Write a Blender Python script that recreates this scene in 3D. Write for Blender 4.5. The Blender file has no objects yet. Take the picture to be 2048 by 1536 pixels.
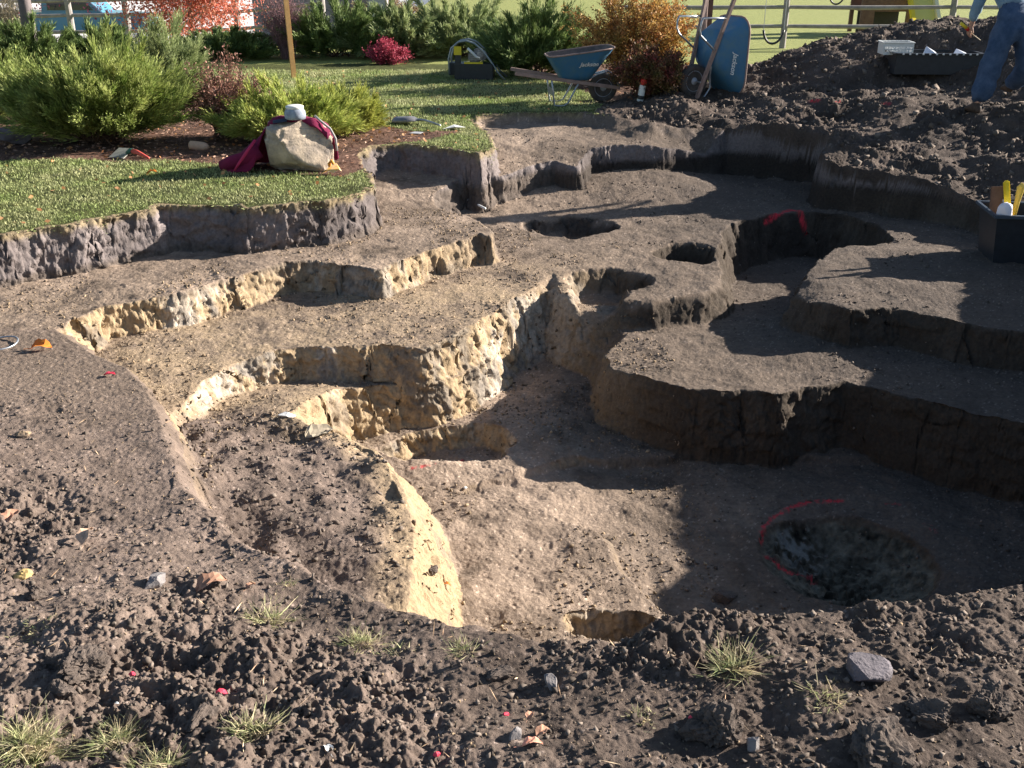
import bpy, bmesh, math, random
import numpy as np
from mathutils import Vector, Matrix, Quaternion

# ------------------------------------------------------------------ camera, sky, sun, exposure
S = bpy.context.scene
C = S.collection
R = math.radians
S.render.engine = 'CYCLES'
CAM_H, PITCH, FPX = 2.0, R(23.4), 1990.0          # FPX: focal length in pixels of the 2048 px wide photo
cam = bpy.data.objects.new('camera', bpy.data.cameras.new('camera'))
C.objects.link(cam)
cam.location = (0, 0, CAM_H)
cam.rotation_euler = (R(90) - PITCH, 0, 0)
cam.data.sensor_width = 36.0
cam.data.lens = 36.0 * FPX / 2048
cam.data.clip_start, cam.data.clip_end = 0.05, 2000
S.camera = cam
SUN_AZ, SUN_EL = R(20), R(20)                     # azimuth counted from +X towards +Y
w = bpy.data.worlds.new("World"); S.world = w; w.use_nodes = True
nt = w.node_tree; nt.nodes.clear()
wo = nt.nodes.new('ShaderNodeOutputWorld'); bg = nt.nodes.new('ShaderNodeBackground')
sky = nt.nodes.new('ShaderNodeTexSky'); sky.sky_type = 'NISHITA'; sky.sun_disc = False
sky.sun_elevation = SUN_EL; sky.sun_rotation = R(90) - SUN_AZ
sky.air_density = 1.0; sky.dust_density = 0.6; sky.ozone_density = 1.2
bg.inputs['Strength'].default_value = 0.05
nt.links.new(sky.outputs[0], bg.inputs[0]); nt.links.new(bg.outputs[0], wo.inputs[0])
sl = bpy.data.lights.new('sun', 'SUN'); sl.energy = 5.0; sl.angle = R(0.53); sl.color = (1.0, 0.92, 0.81)
sun = bpy.data.objects.new('sun', sl); C.objects.link(sun)
sd = Vector((math.cos(SUN_EL) * math.cos(SUN_AZ), math.cos(SUN_EL) * math.sin(SUN_AZ), math.sin(SUN_EL)))
sun.rotation_euler = sd.to_track_quat('Z', 'Y').to_euler(); sun.location = (20, 5, 12)
S.view_settings.view_transform = 'Standard'; S.view_settings.look = 'None'
S.view_settings.exposure = 1.6; S.view_settings.gamma = 1.0

rng = np.random.default_rng(7); random.seed(7)

# ------------------------------------------------------------------ pixel of the photo -> point
cP, sP = math.cos(PITCH), math.sin(PITCH)
def ray(px, py):
    a = (px - 1024) / FPX; b = (768 - py) / FPX
    return np.array([a, cP + b * sP, -sP + b * cP])
def at(px, py, z=0.0):
    d = ray(px, py); t = (z - CAM_H) / d[2]
    return (d[0] * t, d[1] * t)
def atY(px, py, Y):                               # the point at ground distance Y on that line of sight
    d = ray(px, py); t = Y / d[1]
    return Vector((d[0] * t, Y, CAM_H + d[2] * t))

# ------------------------------------------------------------------ numpy noise
def _h(ix, iy, s):
    n = (ix.astype(np.int64).astype(np.uint64) * np.uint64(0x9E3779B97F4A7C15)) ^ (iy.astype(np.int64).astype(np.uint64) * np.uint64(0xC2B2AE3D27D4EB4F)) ^ np.uint64(s * 7919 + 0x1234567)
    n = (n ^ (n >> np.uint64(30))) * np.uint64(0xBF58476D1CE4E5B9)
    n = (n ^ (n >> np.uint64(27))) * np.uint64(0x94D049BB133111EB)
    return (n >> np.uint64(40)).astype(np.float64) / 16777215.0
def vn(x, y, s=0):
    ix = np.floor(x); iy = np.floor(y); fx = x - ix; fy = y - iy
    fx = fx * fx * (3 - 2 * fx); fy = fy * fy * (3 - 2 * fy)
    a = _h(ix, iy, s); b = _h(ix + 1, iy, s); c = _h(ix, iy + 1, s); d = _h(ix + 1, iy + 1, s)
    return (a + (b - a) * fx + (c - a) * fy + (a - b - c + d) * fx * fy) * 2 - 1
def fbm(x, y, sc, s=0, o=4, g=0.5):
    v = 0; a = 1; f = 1 / sc
    for i in range(o):
        v = v + a * vn(x * f + 17.3 * i, y * f - 9.1 * i, s + i * 31); a *= g; f *= 2.03
    return v
def vn3(x, y, z, s=0):
    iz = np.floor(z); f = z - iz; f = f * f * (3 - 2 * f); d = iz * 37.17
    return vn(x + d, y - d, s) * (1 - f) + vn(x + d + 37.17, y - d - 37.17, s) * f
def domes(x, y, cell, s, r0=0.25, r1=0.6, dens=0.7):
    X = x / cell; Y = y / cell; ix = np.floor(X); iy = np.floor(Y); out = np.zeros_like(X)
    for dx in (-1, 0, 1):
        for dy in (-1, 0, 1):
            jx = ix + dx; jy = iy + dy
            r = r0 + (r1 - r0) * _h(jx, jy, s + 3) ** 2
            q = ((X - jx - _h(jx, jy, s)) / (0.7 + 0.6 * _h(jx, jy, s + 5))) ** 2 + (Y - jy - _h(jx, jy, s + 1)) ** 2
            h = np.sqrt(np.clip(r * r - q, 0, None)) * (_h(jx, jy, s + 2) < dens)
            out = np.maximum(out, h)
    return out * cell
def facets(x, y, cell, s):
    X = x / cell; Y = y / cell; ix = np.floor(X); iy = np.floor(Y)
    best = np.full_like(X, 1e9); val = np.zeros_like(X)
    for dx in (-1, 0, 1):
        for dy in (-1, 0, 1):
            jx = ix + dx; jy = iy + dy
            ex = X - jx - _h(jx, jy, s); ey = Y - jy - _h(jx, jy, s + 1)
            q = ex * ex + ey * ey
            v = (_h(jx, jy, s + 2) * 2 - 1) * 0.6 + ex * (_h(jx, jy, s + 3) * 2 - 1) + ey * (_h(jx, jy, s + 4) * 2 - 1)
            m = q < best; best = np.where(m, q, best); val = np.where(m, v, val)
    return val
def ss(a, b, x):
    t = np.clip((x - a) / (b - a), 0, 1); return t * t * (3 - 2 * t)
def ctrl(pts, x, y, sig=0.9):
    num = 0; den = 0
    for (a, b, z) in pts:
        wgt = np.exp(-((x - a) ** 2 + (y - b) ** 2) / (2 * sig * sig)) + 1e-9 / (0.1 + (x - a) ** 2 + (y - b) ** 2)
        num = num + wgt * z; den = den + wgt
    return num / den

# ------------------------------------------------------------------ levels of the dig
UPPER = [(2.6,16.6,0.0),(3.0,16.6,0.03),(3.6,16,.25),(4.2,16,.48),(4.8,16,.80),(5.6,16,1.06),(6.5,16.2,1.06),(7.8,16,1.1),(9.5,16,1.0),(11,15,.6),
 (3,18,0),(5,18.2,0.2),(7,18.4,.2),(5,20,0),(8,20,0),(10,20,0),(1.6,18,0),(1.8,16.5,0),(1.6,15.2,0),(2.6,15.2,.12),(3.2,14.5,.2),(4,14,.35),(5,14,.42),(6,14,.42),(7.5,14,.75),(9,14,.9),
 (1.5,13.6,0),(2.5,12.8,-.02),(3.5,12.6,0.0),(4.5,12.6,.06),(5.5,12.9,.2),(7,12.5,.45),(8.5,12.5,.8),(10,12,.8),
 (4,11.3,-.2),(5,11.2,-.12),(6,11,.08),(7.5,11,.4),(9,11,.6),(4.6,10.5,-.32),(5.2,10.1,-.3),(5.9,9.7,-.2),(6.8,9.5,.1),(8,9.5,.4),
 (5.0,8.8,-.3),(5.4,8,.1),(6.0,8,.3),(7,8,.5),(5.2,6.5,0.2),(6.2,6.5,.4),(7.5,6.5,.4),(4.6,5,.1),(5.5,5,.3),(6.5,5,.3)] + \
 [(a, b, 0) for a in (-9, -7.5, -6, -4.5, -3, -1.5, 0) for b in (7, 8.5, 10, 11.5, 13, 15, 17, 19)] + [(0.7,15.5,0),(0.7,17.5,0),(.7,13.5,0)]
NEAR = [(-6,7,-.38),(-4,6.4,-.38),(-2.6,6.1,-.38),(-4,5,-.3),(-2.6,5,-.3),(-1.6,4.9,-.36),(-1.4,4.1,-.33),(-3,3.8,-.16),(-2,3.4,-.18),(-.8,3.4,-.27),
 (-.1,3.15,-.2),(.8,2.9,-.1),(1.6,2.9,-.04),(2.4,3.2,.02),(3.2,3.6,.08),(4.4,4.2,.08),(4.7,5.2,.08),(4.8,6.5,.1),(5.2,7.6,.12),(5.8,5,.15),(5.9,6.5,.2),(6.2,7.6,.28),
 (-3,2.4,-.05),(-1.5,2.3,-.06),(0,2.2,-.04),(1.2,2.1,.02),(2.5,2.2,.05),(-1,1.3,0),(1,1.3,0),(4,3,.1)]
L3C = [(-2.6,6.6,-.86),(-1.5,6.9,-.88),(-.5,7.3,-.9),(-1.9,6.0,-.78),(-1.6,5.5,-.66),(-1.0,5.4,-.74),(-.78,4.6,-.70),(-1.3,4.4,-.46),(-1.35,4.9,-.50),(-.7,4.0,-.66),(-.6,5.0,-.78),(-1.0,4.2,-.56),(-1.0,4.8,-.6),(.7,8.3,-.86),(1.5,8.3,-.88),(2.6,9.8,-1.1),(2.4,9.1,-1.02),
 (1.3,7.0,-.78),(2.2,7.2,-.78),(3.2,7,-.78),(1.8,6.2,-.78),(2.8,6.0,-.78),(4,6.4,-.8)]
LEVEL = [-0.38, -0.62]
P1 = [(-900,600),(-300,510),(0,470),(60,456),(140,446),(250,428),(305,420),(318,412),(480,408),(490,416),(560,410),(650,402),(722,386),(748,370),(738,342),(712,312),
 (735,292),(800,287),(868,292),(925,302),(962,310),(986,292),(970,262),(938,240),(955,230),(1050,224),(1150,226),(1240,236),(1300,248),(1400,244),(1470,246),(1560,248),(1640,258),
 (1676,280),(1645,318),(1662,338),(1750,350),(1850,362),(1950,382),(2048,408),(2400,440),(2700,800),(2700,1300),(1000,1500),(-700,1300)]
P2 = [(-200,760),(110,690),(125,655),(200,612),(300,592),(350,588),(420,562),(480,547),(560,528),(640,520),(700,530),(760,535),(850,502),(900,482),(960,466),(984,474),(975,452),(935,432),
 (880,414),(862,398),(920,376),(1000,366),(1065,350),(1110,345),(1150,352),(1170,332),(1240,328),(1330,326),(1400,318),(1462,306),(1480,300),(1600,305),(1700,318),(2000,330),(2500,330),
 (2700,800),(2700,1300),(1000,1500),(300,1300),(100,900)]
P3 = [(330,850),(345,825),(400,770),(440,742),(480,716),(540,697),(600,690),(700,692),(770,690),(840,695),(905,670),(960,640),(1020,602),(1075,562),(1098,538),(1118,548),(1130,585),(1200,596),
 (1300,600),(1400,588),(1432,566),(1428,500),(1437,465),(1470,442),(1530,427),(1600,420),(1690,426),(1760,448),(1787,478),(1740,500),(1680,520),(1640,545),(1612,575),(1598,605),
 (1622,627),(1700,650),(1790,645),(1850,657),(1950,682),(2048,695),(2400,740),(2700,1300),(1000,1500),(300,1200)]
P4 = [(560,862),(590,835),(640,803),(655,788),(685,770),(740,762),(800,748),(870,745),(930,722),(980,690),(1040,640),(1090,605),(1120,612),(1180,636),(1245,650),(1262,668),(1235,690),(1213,716),
 (1224,740),(1280,760),(1370,786),(1440,791),(1480,786),(1560,792),(1595,780),(1640,774),(1690,768),(1750,780),(1850,804),(1950,832),(2048,852),(2400,900),(2700,1300),(1000,1700),(830,1500),
 (800,1240),(812,1150),(815,1080),(803,1010),(780,950),(740,905),(690,882),(640,870)]
PS = [(752,885),(790,868),(830,852),(950,838),(1010,852),(1035,880),(1000,908),(900,920),(800,925)]
PF = [(900,965),(1100,1022),(1200,1052),(1238,1120),(1325,1200),(1380,1290),(1700,1500),(2600,1300),(2600,900),(1500,880),(1150,900)]
GP = [(-1400,640),(-400,660),(0,668),(118,668),(180,705),(250,735),(310,790),(334,840),(345,900),(370,960),(460,1052),(560,1108),(640,1150),(740,1195),(850,1234),(960,1262),(1080,1280),(1200,1278),
 (1300,1262),(1400,1240),(1500,1222),(1620,1212),(1750,1200),(1900,1180),(2048,1148)]
HOLES = [((1137,452),(78,20),.2,-.62),((1372,506),(62,19),.2,-.62),((1208,558),(86,22),.2,-.62),((1225,1243),(92,34),.24,-1.18),((1195,655),(60,26),.13,-.95)]
RP = ((1695,1085),(178,84))

def world_poly(p, z=None, f=None):
    out = []
    for (a, b) in p:
        if f is None: out.append(at(a, b, z)); continue
        d = ray(a, b); T = np.linspace(1.0, 60, 4000); X = d[0] * T; Y = d[1] * T; Z = CAM_H + d[2] * T
        i = int(np.argmax(Z < f(X, Y))); out.append((X[i], Y[i]))
    return np.array(out)
fU = lambda x, y: ctrl(UPPER, x, y, 0.75)
fN = lambda x, y: ctrl(NEAR, x, y, 0.7)
W1 = world_poly(P1, f=fU); W2 = world_poly(P2, LEVEL[0]); W3 = world_poly(P3, LEVEL[1]); W4 = np.vstack([world_poly(P4[:2], -.78), world_poly(P4[2:-9], -.8), world_poly(P4[-9:], -.68)])
WS = world_poly(PS, -1.15); WF = world_poly(PF, -1.15)
WG = np.vstack([world_poly(GP, f=fN), [(3.0,3.75),(4.0,4.0),(4.6,4.6),(4.65,5.8),(4.7,7.0),(5.1,7.8),(5.6,8.6),(7.5,9),(12,9),(14,1),(14,-2),(-14,-2),(-14,6)]])
GX = np.arange(-12, 12.001, 0.03); GY = np.arange(0.4, 21.5, 0.03)
MX, MY = np.meshgrid(GX, GY, indexing='ij')
def sdf(P):
    d2 = np.full(MX.shape, 1e9); ins = np.zeros(MX.shape, bool); n = len(P)
    for i in range(n):
        ax, ay = P[i]; bx, by = P[(i + 1) % n]; ex, ey = bx - ax, by - ay
        t = np.clip(((MX - ax) * ex + (MY - ay) * ey) / (ex * ex + ey * ey + 1e-12), 0, 1)
        d2 = np.minimum(d2, (MX - ax - t * ex) ** 2 + (MY - ay - t * ey) ** 2)
        if ay != by:
            c = ((ay > MY) != (by > MY)) & (MX < ex * (MY - ay) / (by - ay) + ax); ins ^= c
    d = np.sqrt(d2); return np.where(ins, d, -d)
def lookup(G, x, y):
    u = np.clip((x - GX[0]) / 0.03, 0, len(GX) - 1.001); v = np.clip((y - GY[0]) / 0.03, 0, len(GY) - 1.001)
    i = u.astype(int); j = v.astype(int); fu = u - i; fv = v - j
    return (G[i, j] * (1 - fu) + G[i + 1, j] * fu) * (1 - fv) + (G[i, j + 1] * (1 - fu) + G[i + 1, j + 1] * fu) * fv
BED = world_poly([(-900,335),(0,322),(120,318),(225,322),(340,320),(450,330),(560,345),(690,352),(742,330),(715,305),(745,290),(850,282),(930,262),(820,264),(760,252),(690,215),(600,190),(420,165),(300,150),(-900,110)], 0)
BED2 = world_poly([(370,118),(560,112),(700,113),(880,113),(960,110),(1100,150),(1200,200),(1330,212),(1400,190),(1420,90),(1300,60),(370,55)], 0)
G1, G2, G3, G4, G5, G6, G7 = [sdf(p) for p in (W1, W2, W3, W4, WS, WF, WG)]
GB = np.maximum(sdf(BED), sdf(BED2))
ZU = ctrl(UPPER, MX, MY, 0.75); ZN = ctrl(NEAR, MX, MY, 0.7); Z3 = ctrl(L3C, MX, MY, 0.5)

def prof(s, w):                                   # rounded lip, steep face, small toe
    t = np.clip(s / w, 0, 1); return (t * t * (3 - 2 * t) * .5 + np.clip(t * 1.25 - .1, 0, 1) * .5)
def height(x, y, fine=True, extra=None):
    x = np.asarray(x, float); y = np.asarray(y, float)
    jx = x + .02 * fbm(x, y, .3, 5, 2); jy = y + .02 * fbm(x, y, .3, 6, 2)
    nz = .04 * fbm(x, y, .6, 11, 2) + .024 * facets(jx, jy, .25, 21) + .012 * fbm(x, y, .12, 12, 2)
    s1 = lookup(G1, x, y) + nz * .8
    s2 = np.minimum(lookup(G2, x, y) + nz, s1 - .02)
    s3 = np.minimum(lookup(G3, x, y) + nz, s2 - .02)
    s4 = np.minimum(lookup(G4, x, y) + nz * (.9 - .5 * ss(.2, .8, x) - .6 * ss(-.1, -.5, x) * ss(6, 5.6, y)), s3 - .02)
    s7 = lookup(G7, x, y) + .5 * nz
    s5 = lookup(G5, x, y) + .8 * nz; s6 = lookup(G6, x, y) + .5 * nz
    bumps = .014 * fbm(x, y, .5, 31, 3) + .007 * fbm(x, y, .13, 33, 2)
    zu = lookup(ZU, x, y); heapm = np.clip((zu - .03) * 4, 0, 1) + np.clip((-zu - .03) * 6, 0, 1)
    heapm = np.clip(heapm + ss(.6, 1.8, x + .25 * nz / .05 * .3) * ss(15.9 + .3 * vn(x, y * 0, 7), 14.9, y), 0, 1)
    z = zu + bumps * .6 + heapm * (.10 * fbm(x, y, 1.0, 41, 4, .6))
    z = z + (LEVEL[0] + (.08 * ss(10.0, 10.8, y) + .18 * ss(11.0, 12.8, y)) * ss(2.9, 1.5, x) + bumps - z) * prof(s1, .12 + .08 * vn(x / .8, y / .8, 3) + .3 * ss(3.2, 4.2, x) * ss(12, 11, y) + .3 * ss(.4, 1.5, x) * ss(11.0, 12.0, y) + .25 * ss(2.2, 3, x) * ss(9.8, 10.4, y))
    z = z + (LEVEL[1] + .12 * ss(2.0, 2.6, x) * ss(9.6, 8.8, y) + .2 * ss(10.6, 12.4, y) * ss(3.0, 1.6, x) + bumps - z) * prof(s2, .11 + .07 * vn(x / .7, y / .7, 4))
    w3 = .12 + .6 * np.exp(-((x - 1.0) ** 2 + (y - 8.6) ** 2) / .5) + .1 * np.exp(-((x - 2.4) ** 2 + (y - 10.4) ** 2) / 2)
    z = z + (lookup(Z3, x, y) + bumps - z) * prof(s3, w3)
    w4 = .12 + .28 * ss(0, -.5, x) * ss(6.2, 5.6, y) + .5 * np.exp(-((x - .9) ** 2 + (y - 7.9) ** 2) / .25)
    L4 = -1.18 - .07 * ss(.2, 1, x) + bumps * 1.6 + .05 * ss(5, 4.2, y) * ss(0.4, -.6, x)
    z = z + (L4 - z) * prof(s4, w4)
    z = z - .16 * prof(s5, .1) - .05 * prof(s6, .06) * (s4 > .1)
    for i, ((cx, cy), (rx, ry), dep, zz) in enumerate(HOLES):
        a = at(cx, cy, zz); b = at(cx + rx, cy, zz); c = at(cx, cy - ry, zz)
        q = np.sqrt(((x - a[0]) / (b[0] - a[0])) ** 2 + ((y - a[1]) / (c[1] - a[1])) ** 2) + 5 * nz
        z = z - dep * ss(1.05, .62, q)
    a = at(*RP[0], -1.2); b = at(RP[0][0] + RP[1][0], RP[0][1], -1.2); c = at(RP[0][0], RP[0][1] - RP[1][1], -1.2)
    q5 = np.sqrt(((x - a[0]) / (b[0] - a[0])) ** 2 + ((y - a[1]) / (c[1] - a[1])) ** 2) + .8 * nz
    z = z - .02 * ss(1.0, .93, q5) - .19 * np.clip(1 - q5 * q5, 0, 1); rp0 = ss(1, .8, q5)
    zn = lookup(ZN, x, y)
    near = zn + .045 * fbm(x, y, .7, 51, 3) * ss(5.5, 4.0, y) + .02 * bumps
    gm = ss(-.02 - .14, .02, s7 * 1.0)
    z = z + (near - z) * gm
    rough = np.clip(gm * (.35 * ss(6.3, 4.6, y) + .65 * ss(4.2, 3.0, y + .25 * x)) + heapm * ss(.3, .03, s1), 0, 1)
    rough = np.clip(rough - .75 * gm * ss(.28, .1, np.abs(s7 - .12)) * ss(.25, -.25, x) * ss(6, 5.5, y), 0, 1)  # the compacted berm crest
    mb = (s4 < 0) * (s3 > 0.1) * ss(6.0, 5.6, y) * ss(-.3, -.7, x)                                # dark mound on the left ledge
    z = z + mb * (1 - gm) * .05 * fbm(x, y, .35, 61, 3)
    rough = np.clip(rough + .35 * mb, 0, 1)
    rough = np.clip(rough + .55 * rp0, 0, 1)
    rough = rough * np.clip(.75 + .9 * vn(x / .55, y / .55, 107) + .5 * vn(x / .2, y / .2, 108), .3, 1.25)
    if fine:
        wx = x + .012 * vn(x / .022, y / .022, 71) + .02 * vn(x / .07, y / .07, 73); wy = y + .012 * vn(x / .022, y / .022, 72) + .02 * vn(x / .07, y / .07, 74)
        fr = ss(4.2, 2.6, y) * gm
        z = z + (.25 + .75 * rough) * ((.26 + 1.9 * rp0) * domes(wx, wy, .045, 81) + .42 * domes(wx, wy, .018, 85)) * (.7 + .3 * vn(x / .2, y / .2, 9)) * np.where(s1 < -.02, np.maximum(rough, .06), .9 + 1.3 * ss(-.2, .4, vn(x / .4, y / .4, 77)) + .6 * (np.abs(s3 - .2) < .1))
        z = z + rough * .25 * domes(wx, wy, .13, 91, .12, .5, .3) + rough * fr * .36 * domes(wx, wy, .3, 95, .15, .42, .3)
        z = z + np.maximum(rough, .4) * .007 * fbm(x, y, .02, 99, 2) + rough * .026 * fbm(x, y, .16, 98, 4, .6) + np.maximum(rough, .25) * .006 * fbm(x, y, .035, 97, 3, .7)
    if extra is not None:
        extra.update(s1=s1, s2=s2, s3=s3, s4=s4, s5=s5, s7=s7, gm=gm, heap=heapm, rough=rough, q5=q5, mb=mb, nz=nz)
    return z
def hit(px, py, fine=True):                       # where the line of sight of a photo pixel meets the built ground
    d = ray(px, py); T = np.linspace(1.5, 60, 6000)
    X = d[0] * T; Y = d[1] * T; Z = CAM_H + d[2] * T
    H = height(X, Y, fine) if Y.max() < 21 else np.where(Y < 20.5, height(X, np.minimum(Y, 21), fine), 0)
    i = int(np.argmax(Z < H)); return Vector((float(X[i]), float(Y[i]), float(H[i])))
def gz(x, y): return float(height(np.array([x]), np.array([y]), False)[0]) if y < 20.5 else 0.0

# ------------------------------------------------------------------ helpers for objects
def tag(o, label=None, cat=None, group=None, kind=None):
    if label: o['label'] = label
    if cat: o['category'] = cat
    if group: o['group'] = group
    if kind: o['kind'] = kind
    return o
def npmesh(name, V, F, mat, parent=None, smooth=False, attrs=None, mats=None):
    V = np.asarray(V, np.float32); F = np.asarray(F, np.int32); k = F.shape[1]
    me = bpy.data.meshes.new(name); me.vertices.add(len(V)); me.vertices.foreach_set('co', V.ravel())
    me.loops.add(F.size); me.loops.foreach_set('vertex_index', F.ravel())
    me.polygons.add(len(F)); me.polygons.foreach_set('loop_start', np.arange(0, F.size, k, dtype=np.int32))
    me.polygons.foreach_set('loop_total', np.full(len(F), k, np.int32))
    if smooth: me.polygons.foreach_set('use_smooth', np.ones(len(F), bool))
    me.update(); me.validate()
    for an, av in (attrs or {}).items():
        at_ = me.attributes.new(an, 'FLOAT_COLOR' if av.ndim == 2 else 'FLOAT', 'POINT')
        if av.ndim == 2:
            c4 = np.ones((len(V), 4), np.float32); c4[:, :3] = av; at_.data.foreach_set('color', c4.ravel())
        else: at_.data.foreach_set('value', av.astype(np.float32))
    me.materials.append(mat)
    o = bpy.data.objects.new(name, me); C.objects.link(o)
    if parent: o.parent = parent
    return o
def empty(name, loc, rz=0, **k):
    o = bpy.data.objects.new(name, None); C.objects.link(o); o.location = loc; o.rotation_euler = (0, 0, rz)
    o.empty_display_size = .1; return tag(o, **k) if k else o

def material(name, col, rough=.8, metal=0, var=.0, scale=20, col2=None, bump=0, bscale=60, island=0, attr=None, spec=.3, transl=0, coat=0):
    m = bpy.data.materials.new(name); m.use_nodes = True; n = m.node_tree; N = n.nodes; L = n.links
    b = N['Principled BSDF']; b.inputs['Roughness'].default_value = rough; b.inputs['Metallic'].default_value = metal
    b.inputs['Specular IOR Level'].default_value = spec
    if coat: b.inputs['Coat Weight'].default_value = coat
    tc = N.new('ShaderNodeTexCoord')
    col2 = col2 or tuple(c * (1 - var) for c in col)
    nz = N.new('ShaderNodeTexNoise'); nz.inputs['Scale'].default_value = scale; nz.inputs['Detail'].default_value = 6; nz.inputs['Roughness'].default_value = .65
    L.new(tc.outputs['Object'], nz.inputs['Vector'])
    rp = N.new('ShaderNodeMapRange'); rp.inputs['From Min'].default_value = .35; rp.inputs['From Max'].default_value = .65
    L.new(nz.outputs['Fac'], rp.inputs['Value'])
    mx = N.new('ShaderNodeMix'); mx.data_type = 'RGBA'; L.new(rp.outputs[0], mx.inputs[0])
    mx.inputs[6].default_value = (*col, 1); mx.inputs[7].default_value = (*col2, 1)
    last = mx.outputs[2]
    if attr:
        at_ = N.new('ShaderNodeAttribute'); at_.attribute_name = attr
        mm = N.new('ShaderNodeMix'); mm.data_type = 'RGBA'; mm.blend_type = 'MULTIPLY'; mm.inputs[0].default_value = 1
        L.new(at_.outputs['Color'], mm.inputs[6]); L.new(last, mm.inputs[7]); last = mm.outputs[2]
    if island:
        g = N.new('ShaderNodeNewGeometry'); hs = N.new('ShaderNodeHueSaturation')
        r2 = N.new('ShaderNodeMapRange'); r2.inputs['To Min'].default_value = 1 - island; r2.inputs['To Max'].default_value = 1 + island
        L.new(g.outputs['Random Per Island'], r2.inputs['Value']); L.new(r2.outputs[0], hs.inputs['Value'])
        L.new(last, hs.inputs['Color']); last = hs.outputs['Color']
    L.new(last, b.inputs['Base Color'])
    if bump:
        nb = N.new('ShaderNodeTexNoise'); nb.inputs['Scale'].default_value = bscale; nb.inputs['Detail'].default_value = 8; nb.inputs['Roughness'].default_value = .7
        L.new(tc.outputs['Object'], nb.inputs['Vector'])
        bp = N.new('ShaderNodeBump'); bp.inputs['Strength'].default_value = 1; bp.inputs['Distance'].default_value = bump
        L.new(nb.outputs['Fac'], bp.inputs['Height']); L.new(bp.outputs[0], b.inputs['Normal'])
    if transl:
        tr = N.new('ShaderNodeBsdfTranslucent'); L.new(last, tr.inputs['Color'])
        ms = N.new('ShaderNodeMixShader'); ms.inputs[0].default_value = transl
        out = N['Material Output']; L.new(b.outputs[0], ms.inputs[1]); L.new(tr.outputs[0], ms.inputs[2]); L.new(ms.outputs[0], out.inputs[0])
    return m

# ------------------------------------------------------------------ the ground of the dig
NC, NR = 1500, 1650
u = np.linspace(-1, 1, NC)
def wid(y): return 1.0 + .62 * y
Yh = np.exp(np.linspace(math.log(1.35), math.log(20.5), 1800))
uc = u[::5]
if uc[-1] != u[-1]: uc = np.append(uc, u[-1])
XX = uc[:, None] * wid(Yh)[None, :]; YY = np.broadcast_to(Yh[None, :], XX.shape)
ZZ = height(XX, YY, False)
dy = np.diff(Yh)[None, :]; dz = np.diff(ZZ, axis=1)
wt = np.sqrt(dy ** 2 + (1.3 * dz) ** 2) / (Yh[:-1] ** 1.15)[None, :] + .25 * (dy / Yh[:-1] ** 1.6)
k = 3; wt2 = wt.copy()
for _ in range(36): wt2[1:-1] = (wt2[:-2] + wt2[1:-1] * 2 + wt2[2:]) / 4
cum = np.concatenate([np.zeros((len(uc), 1)), np.cumsum(wt2, 1)], 1); cum /= cum[:, -1:]
tt = np.linspace(0, 1, NR); RY = np.array([np.interp(tt, cum[i], Yh) for i in range(len(uc))])
YF = np.empty((NC, NR))
for j in range(NR): YF[:, j] = np.interp(u, uc, RY[:, j])
XF = u[:, None] * wid(YF)
ex = {}
ZF = height(XF, YF, True, ex)
for gk in ex: pass
# earth colours by horizon, cut faces and position, some light and shade painted in
Zi, Zj = np.gradient(ZF, axis=0), np.gradient(ZF, axis=1); Xi, Xj = np.gradient(XF, axis=0), np.gradient(XF, axis=1); Yi, Yj = np.gradient(YF, axis=0), np.gradient(YF, axis=1)
det = Xi * Yj - Xj * Yi; det = np.where(np.abs(det) < 1e-9, 1e-9, det)
gx = np.clip((Zi * Yj - Zj * Yi) / det, -20, 20); gy = np.clip((Xi * Zj - Xj * Zi) / det, -20, 20)
def blur(A, n=2):
    for _ in range(n):
        A = A.copy(); A[1:-1] = (A[:-2] + A[1:-1] + A[2:]) / 3; A[:, 1:-1] = (A[:, :-2] + A[:, 1:-1] + A[:, 2:]) / 3
    return A
slope = blur(np.sqrt(gx ** 2 + gy ** 2), 3); face = ss(.7, 1.6, slope)
n_ = np.sqrt(gx ** 2 + gy ** 2) + 1e-6
fz = face * (1 - .4 * ss(.2, .9, XF)) * (ZF < .02) * (ex['rough'] < .2) * (.8 - .35 * ss(-.1, -.5, XF) * ss(6, 5.6, YF))
fu = XF + .8 * YF + .03 * vn(XF / .1, YF / .1, 305); fv = ZF * 1.15 + .04 * vn(XF / .15, ZF / .15, 306)
dsp = (.026 * facets(fu, fv, .2, 311) + .02 * facets(fu + 3, fv, .08, 312) + .026 * vn3(XF / .09, YF / .09, ZF / .05, 301) + .02 * vn3(XF / .035, YF / .035, ZF / .028, 302) + .012 * vn3(XF / .015, YF / .015, ZF / .018, 303)) * fz
XF = XF - gx / n_ * dsp; YF = YF - gy / n_ * dsp
x, y, z = XF, YF, ZF
n1 = fbm(x, y, .5, 201, 4); n2 = fbm(x, y, .12, 202, 3); n3 = fbm(x, y, .03, 203, 2)
dark = np.array([.140, .113, .096]); brown = np.array([.25, .19, .145]); clay = np.array([.44, .325, .20]); pale = np.array([.58, .50, .41]); grey = np.array([.20, .175, .15])
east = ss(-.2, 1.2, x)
yel = np.clip(ss(-.30, -.45, z + .06 * n1) * (1 - east * .95), 0, 1)
yel = yel * ss(9.4, 8.6, y - .5 * x)
inpit = (ex['s1'] > 0.02) & (ex['gm'] < .5)
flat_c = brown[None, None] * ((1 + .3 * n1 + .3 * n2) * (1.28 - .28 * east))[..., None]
cl = np.clip(yel * (.55 + .45 * n1 + .35 * n2 + .2 * n3) * ss(-.32, -.5, z) * ss(-1.02, -.9, z), 0, 1) * .75
flat_c = flat_c + (clay * .85 - flat_c) * cl[..., None]
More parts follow.
